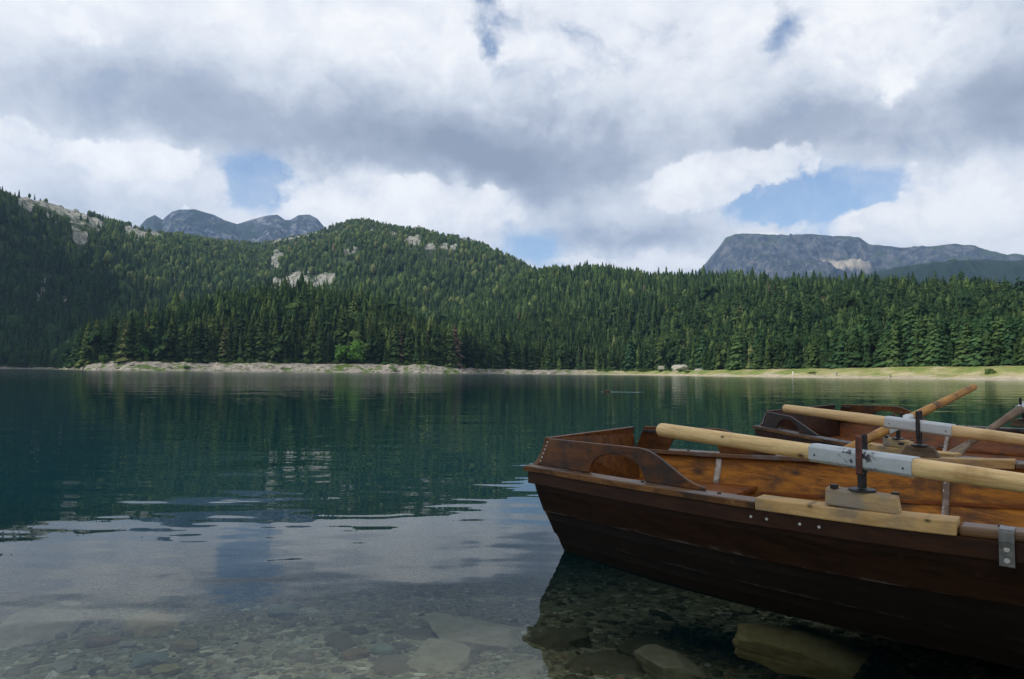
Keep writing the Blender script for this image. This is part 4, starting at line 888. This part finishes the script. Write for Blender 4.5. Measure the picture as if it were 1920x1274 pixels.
    part('nails', join(nails), M_SCREW, e)
    # stern seat, thwart, floor
    def seat(s0, s1, z, nm, m):
        rr = []
        for k, s in enumerate(np.linspace(s0, s1, 8)):
            t = (zr(s)-z)/.2; hb = np.interp(z, [zr(s)-.415, zr(s)-.30, zr(s)-.195, zr(s)-.02], [bw(s)-.175, bw(s)-.115, bw(s)-.062, bw(s)])-.02
            rr.append([(s, -hb, z-.022), (s+.0, hb, z-.022), (s, hb, z), (s, -hb, z)])
        part(nm, loft(rr), m, e, .004)
    seat(.06, .34, .249, 'seat', W_INRED); seat(.345, .66, .25, 'seat', W_INRED)
    seat(2.0, 2.28, .27, 'thwart', W_IN); seat(3.1, 3.4, .33, 'thwart', W_IN)
    rr = [[(s, -lv(s)[3][0]+.03, .028), (s, lv(s)[3][0]-.03, .028), (s, lv(s)[3][0]-.03, .04), (s, -lv(s)[3][0]+.03, .04)] for s in np.linspace(.15, 3.2, 20)]
    part('floorboards', loft(rr), W_IN, e)
    # ribs and stringers on the inside
    for side in (-1, 1):
        for s in coam['ribs']:
            rr = []
            for (b, z) in [(np.interp(q, [0, 1, 2, 3], [l[0] for l in lv(s)[:4]]), np.interp(q, [0, 1, 2, 3], [l[1] for l in lv(s)[:4]])) for q in np.linspace(.06, 2.6, 14)]:
                rr.append([(s-.015, side*(b-.017), z), (s+.015, side*(b-.017), z), (s+.013, side*(b-.038), z), (s-.013, side*(b-.038), z)])
            part('rib', loft(rr), W_RIB, e, .003)
        rr = []
        for s in np.linspace(.68, 3.4, 40):
            b, z = lv(s)[1]; rr.append([(s, side*(b-.017), z-.004), (s, side*(b-.017), z+.014), (s, side*(b-.028), z+.010), (s, side*(b-.028), z-.004)])
        part('stringer', loft(rr), W_INRED, e)
    # oarlock: raw block on the rail, iron plate, post and two-pronged fork
    for side, sL, old, ph in coam['locks']:
        b, z = bw(sL), zr(sL)+.0145; yc = side*(b-.012); sl_ = (bw(sL+.1)-bw(sL-.1))/.2*side
        L2, hb = (.082, .030) if old else (.102, .031)
        Vb = []; tf, tf2 = (.62, .66) if old else (.985, .93)
        for (fx, yo, zz) in ((-1, -hb, 0), (1, -hb, 0), (1, hb, 0), (-1, hb, 0), (-tf, -hb*.85, .052), (tf2, -hb*.85, .050), (tf2, hb*.8, .050), (-tf, hb*.8, .052)):
            Vb.append((sL+fx*L2, yc+yo+fx*L2*sl_, z+zz))
        bl = part('oarlock_block', (Vb, box(0, 1, 0, 1, 0, 1)[1]), W_BLOCKD if old else W_BLOCK, e, .006)
        part('oarlock_plate', join([cyl((sL, yc, z+.051), (0, 0, 1), .037, .006, 20), cyl((sL-.075, yc-.008, z+.051), (0, 0, 1), .012, .012, 8), cyl((sL+.085, yc+.008, z+.049), (0, 0, 1), .011, .007, 8)]), M_IRON, e)
        zf = z+ph
        part('oarlock_post', cyl((sL, yc, z+.06), (0, 0, 1), .0125, zf-z-.055), M_IRON, e)
        for q in (-1, 1):
            w_ = .0335
            part('oarlock_prong', box(sL-.009, sL+.009, yc+q*w_-.0045, yc+q*w_+.0045, zf-.012, zf+.10), M_RUSTY if q*side > 0 and not old else M_IRON, e, .004)
        part('oarlock_bridge', box(sL-.009, sL+.009, yc-w_, yc+w_, zf-.014, zf-.004), M_IRON, e)
    return e
C1 = dict(side=(.90, .60, .527, .535, (.33, .63, .092), False), far=(.74, .46, .527, .53, (.20, .47, .095), False), plank=[(1.115, 1.69), (1.05, 1.715)], ribs=(.46, 1.46, 1.98, 2.5), locks=[(-1, 1.445, False, .115), (1, 1.352, True, .115)])
C2 = dict(side=(.72, .40, .525, .52, (.22, .50, .085), True), far=(.82, .52, .525, .535, (.30, .58, .09), False), plank=[(1.2, 1.9), (1.5, 1.9)], ribs=(.46, .90, 1.46, 1.98, 2.5), locks=[(-1, 1.50, False, .115), (1, 1.38, True, .115)])
boat1 = build_boat((.403, 3.561, 0), (.01, 0, -.69), 1., 'nearest dark brown wooden rowing boat, its orange inside seen over the light repair plank', C1, True, W_IN, W_COAM, W_RAIL)
boat2 = build_boat((2.528, 6.088, .0156), (.0554, .0263, -1.144), 1.0045, 'second wooden rowing boat moored behind the nearest one, with angular stern boards', C2, True, W_INRED, W_COAMD, W_RAILD)
# zinc strap and screws on the near side of the front boat
def near_pt(s, dz, out): return (s, -(bw(s)+out), zr(s)+dz)
ss = 1.795
stv = []
for dz, o in ((.0025, -.03), (.0025, .021), (-.004, .0275), (-.027, .0285), (-.05, .024), (-.09, .0235)):
    stv.append([(ss-.0165, -(bw(ss)+o), zr(ss)+dz), (ss+.0165, -(bw(ss)+o), zr(ss)+dz), (ss+.0165, -(bw(ss)+o+.003), zr(ss)+dz+.002), (ss-.0165, -(bw(ss)+o+.003), zr(ss)+dz+.002)])
st = part('rail_strap', loft(stv), M_ZINC, boat1, .0012)
for dz in (-.045, -.073): part('screw', join([cyl(near_pt(ss, dz, .0255), (0, -1, 0), .0065, .003, 12), cyl(near_pt(ss, dz, .0285), (0, -1, 0), .003, .0004, 8)]), M_SCREW, st)
for s in (1.10, 1.155, 1.265, 1.325): part('screw', cyl(near_pt(s, -.052, .0155), (0, -1, 0), .0045, .003, 10), M_SCREW, boat1)

# ------------------------------------------------------------------ oars
def oar(butt, lock, length, wood_m, r_butt, r_sl, sl_len, label, taper=.8, blade=True, slv=None):
    """butt and lock are world points on the shaft axis; local +x runs from butt to blade, origin in the rowlock"""
    p0, p1 = Vector(butt), Vector(lock); d = (p1-p0); lb_ = d.length; d.normalize()
    y = Vector((0, 0, 1)).cross(d).normalized(); z = d.cross(y)
    M = Matrix((d, y, z)).transposed().to_4x4(); M.translation = p1
    e = empty('oar', (0, 0, 0)); e.matrix_world = M; tag(e, label, 'oar', None)
    def ring(x, rw, rh, sq, n=16):
        out = []
        for k in range(n):
            a = (k+.5)*6.2832/n; ca, sa = math.cos(a), math.sin(a); q = 1/max(abs(ca), abs(sa)); f = 1+(q-1)*sq
            out.append((x, rw*ca*f, rh*sa*f))
        return out
    h = sl_len/2; secs = []
    for x, r_, sq in ((-lb_, r_butt*.82, 0), (-lb_+.006, r_butt*.97, 0), (-lb_+.02, r_butt, 0), (-lb_*.6, r_butt*.5+r_sl*.5, .1), (-h-.12, r_sl*1.0, .35), (-h, r_sl*.97, .75), (h, r_sl*.97, .75), (h+.10, r_sl*.99, .35), (h+.3, r_sl*.92, .1), (length*.55, r_sl*taper, 0), (length*.68, r_sl*taper*.9, 0)):
        secs.append(ring(x, r_, r_, sq))
    part('shaft', loft(secs), wood_m, e, 0, True)
    t = .0025; V = loft([ring(x, r_sl+t*q, r_sl+t*q, .93) for x, q in ((-h, 1), (-.055, 1), (-.05, 1), (.05, 1), (.055, 1), (h, 1))])
    part('sleeve', V, slv or M_SLEEVE, e, .002)
    part('sleeve_nails', join([cyl((x, s*(r_sl+.001), zz), (0, s, 0), .0028, .003, 8) for x in (-h+.022, h-.022) for s in (-1, 1) for zz in (-.004,)]), M_IRON, e)
    if blade:
        b0 = length*.66; sb = []
        for x, w, th in ((b0, r_sl*taper*.9, r_sl*taper*.9), (b0+.1, .035, .016), (b0+.22, .06, .011), (length-.05, .068, .008), (length, .06, .006)): sb.append(ring(x, w, th, .6))
        part('blade', loft(sb), wood_m, e, 0, True)
    return e
def lock_pt(boat, side, s, ph):
    bpy.context.view_layer.update(); p = Vector((s, side*(bw(s)-.012), zr(s)+.0145+ph+.028)); return boat.matrix_world @ p
L = lock_pt(boat1, -1, 1.445, .115); oar((.590, 2.76, .600), L, 1.45, W_OAR, .027, .0255, .315, 'thick pale oar resting in the near rowlock of the nearest boat')
L = lock_pt(boat1, 1, 1.352, .115); oar((1.49, 3.80, .640), L, 1.45, W_OAR2, .0225, .0265, .29, 'pale oar in the far rowlock of the nearest boat, above an old dark block', slv=M_SLEEVE2)
L = lock_pt(boat2, -1, 1.50, .115); oar((3.29, 4.94, .750), L, 1.25, W_OARB, .024, .026, .30, 'brown stained oar slanting up across the second boat from its near rowlock', slv=M_SLEEVE2)
L = lock_pt(boat2, 1, 1.38, .115); oar((L.x+.75, L.y+.45, L.z+.26), L, 1.25, W_OARG, .026, .026, .12, 'grey weathered oar in the far rowlock of the second boat at the picture edge')

# ------------------------------------------------------------------ air
hz = link('haze', mesh('haze', *box(-5600, 5600, -60, 8600, -8, 1080)))
hm = bpy.data.materials.new('haze'); hm.use_nodes = True; H = NT(hm.node_tree)
pv = H.n('ShaderNodeVolumePrincipled', {'Color': (.36, .60, 1., 1), 'Density': 7.5e-5, 'Anisotropy': .2})
H.n('ShaderNodeOutputMaterial', {'Volume': pv.outputs[0]}); hz.data.materials.append(hm)
tag(hz, 'thin blue mountain haze', 'haze', kind='stuff')

# ------------------------------------------------------------------ unseen clouds added toward the sun to shade the near shore and left slope
def shade_cloud(ground, alt, rx, ry, seed, label):
    g = Vector(ground); c = g+sd*((alt-g.z)/sd.z); r = random.Random(seed); bm = bmesh.new()
    for k in range(40):
        a = r.random()*6.28; q = math.sqrt(r.random())*.8; rad = (rx+ry)*.5*(.42-.22*q)*r.uniform(.8, 1.2)
        bmesh.ops.create_icosphere(bm, subdivisions=3, radius=1, matrix=Matrix.Translation((q*rx*math.cos(a), q*ry*math.sin(a), rad*.25))@Matrix.Diagonal((rad, rad, rad*.5, 1)))
    me = bpy.data.meshes.new('shade_cloud'); bm.to_mesh(me); bm.free()
    o = link('shade_cloud', me, M_SHADE_CLOUD, smooth=True); o.location = c; o.rotation_euler[2] = -SUN_AZ
    return tag(o, label, 'shade_cloud')
M_SHADE_CLOUD = mat('shade_cloud', lambda T: T.n('ShaderNodeMixShader', {0: .4, 1: T.n('ShaderNodeBsdfDiffuse', {'Color': (.9, .9, .9, 1)}).outputs[0], 2: T.n('ShaderNodeBsdfTranslucent', {'Color': (.9, .9, .9, 1)}).outputs[0]}).outputs[0])
shade_cloud((0, 10, 0), 1500, 150, 150, 1, 'added unseen cloud overhead shading the boats')
shade_cloud((-590, 670, 90), 1500, 230, 270, 2, 'added unseen cloud shading the dark left slope')
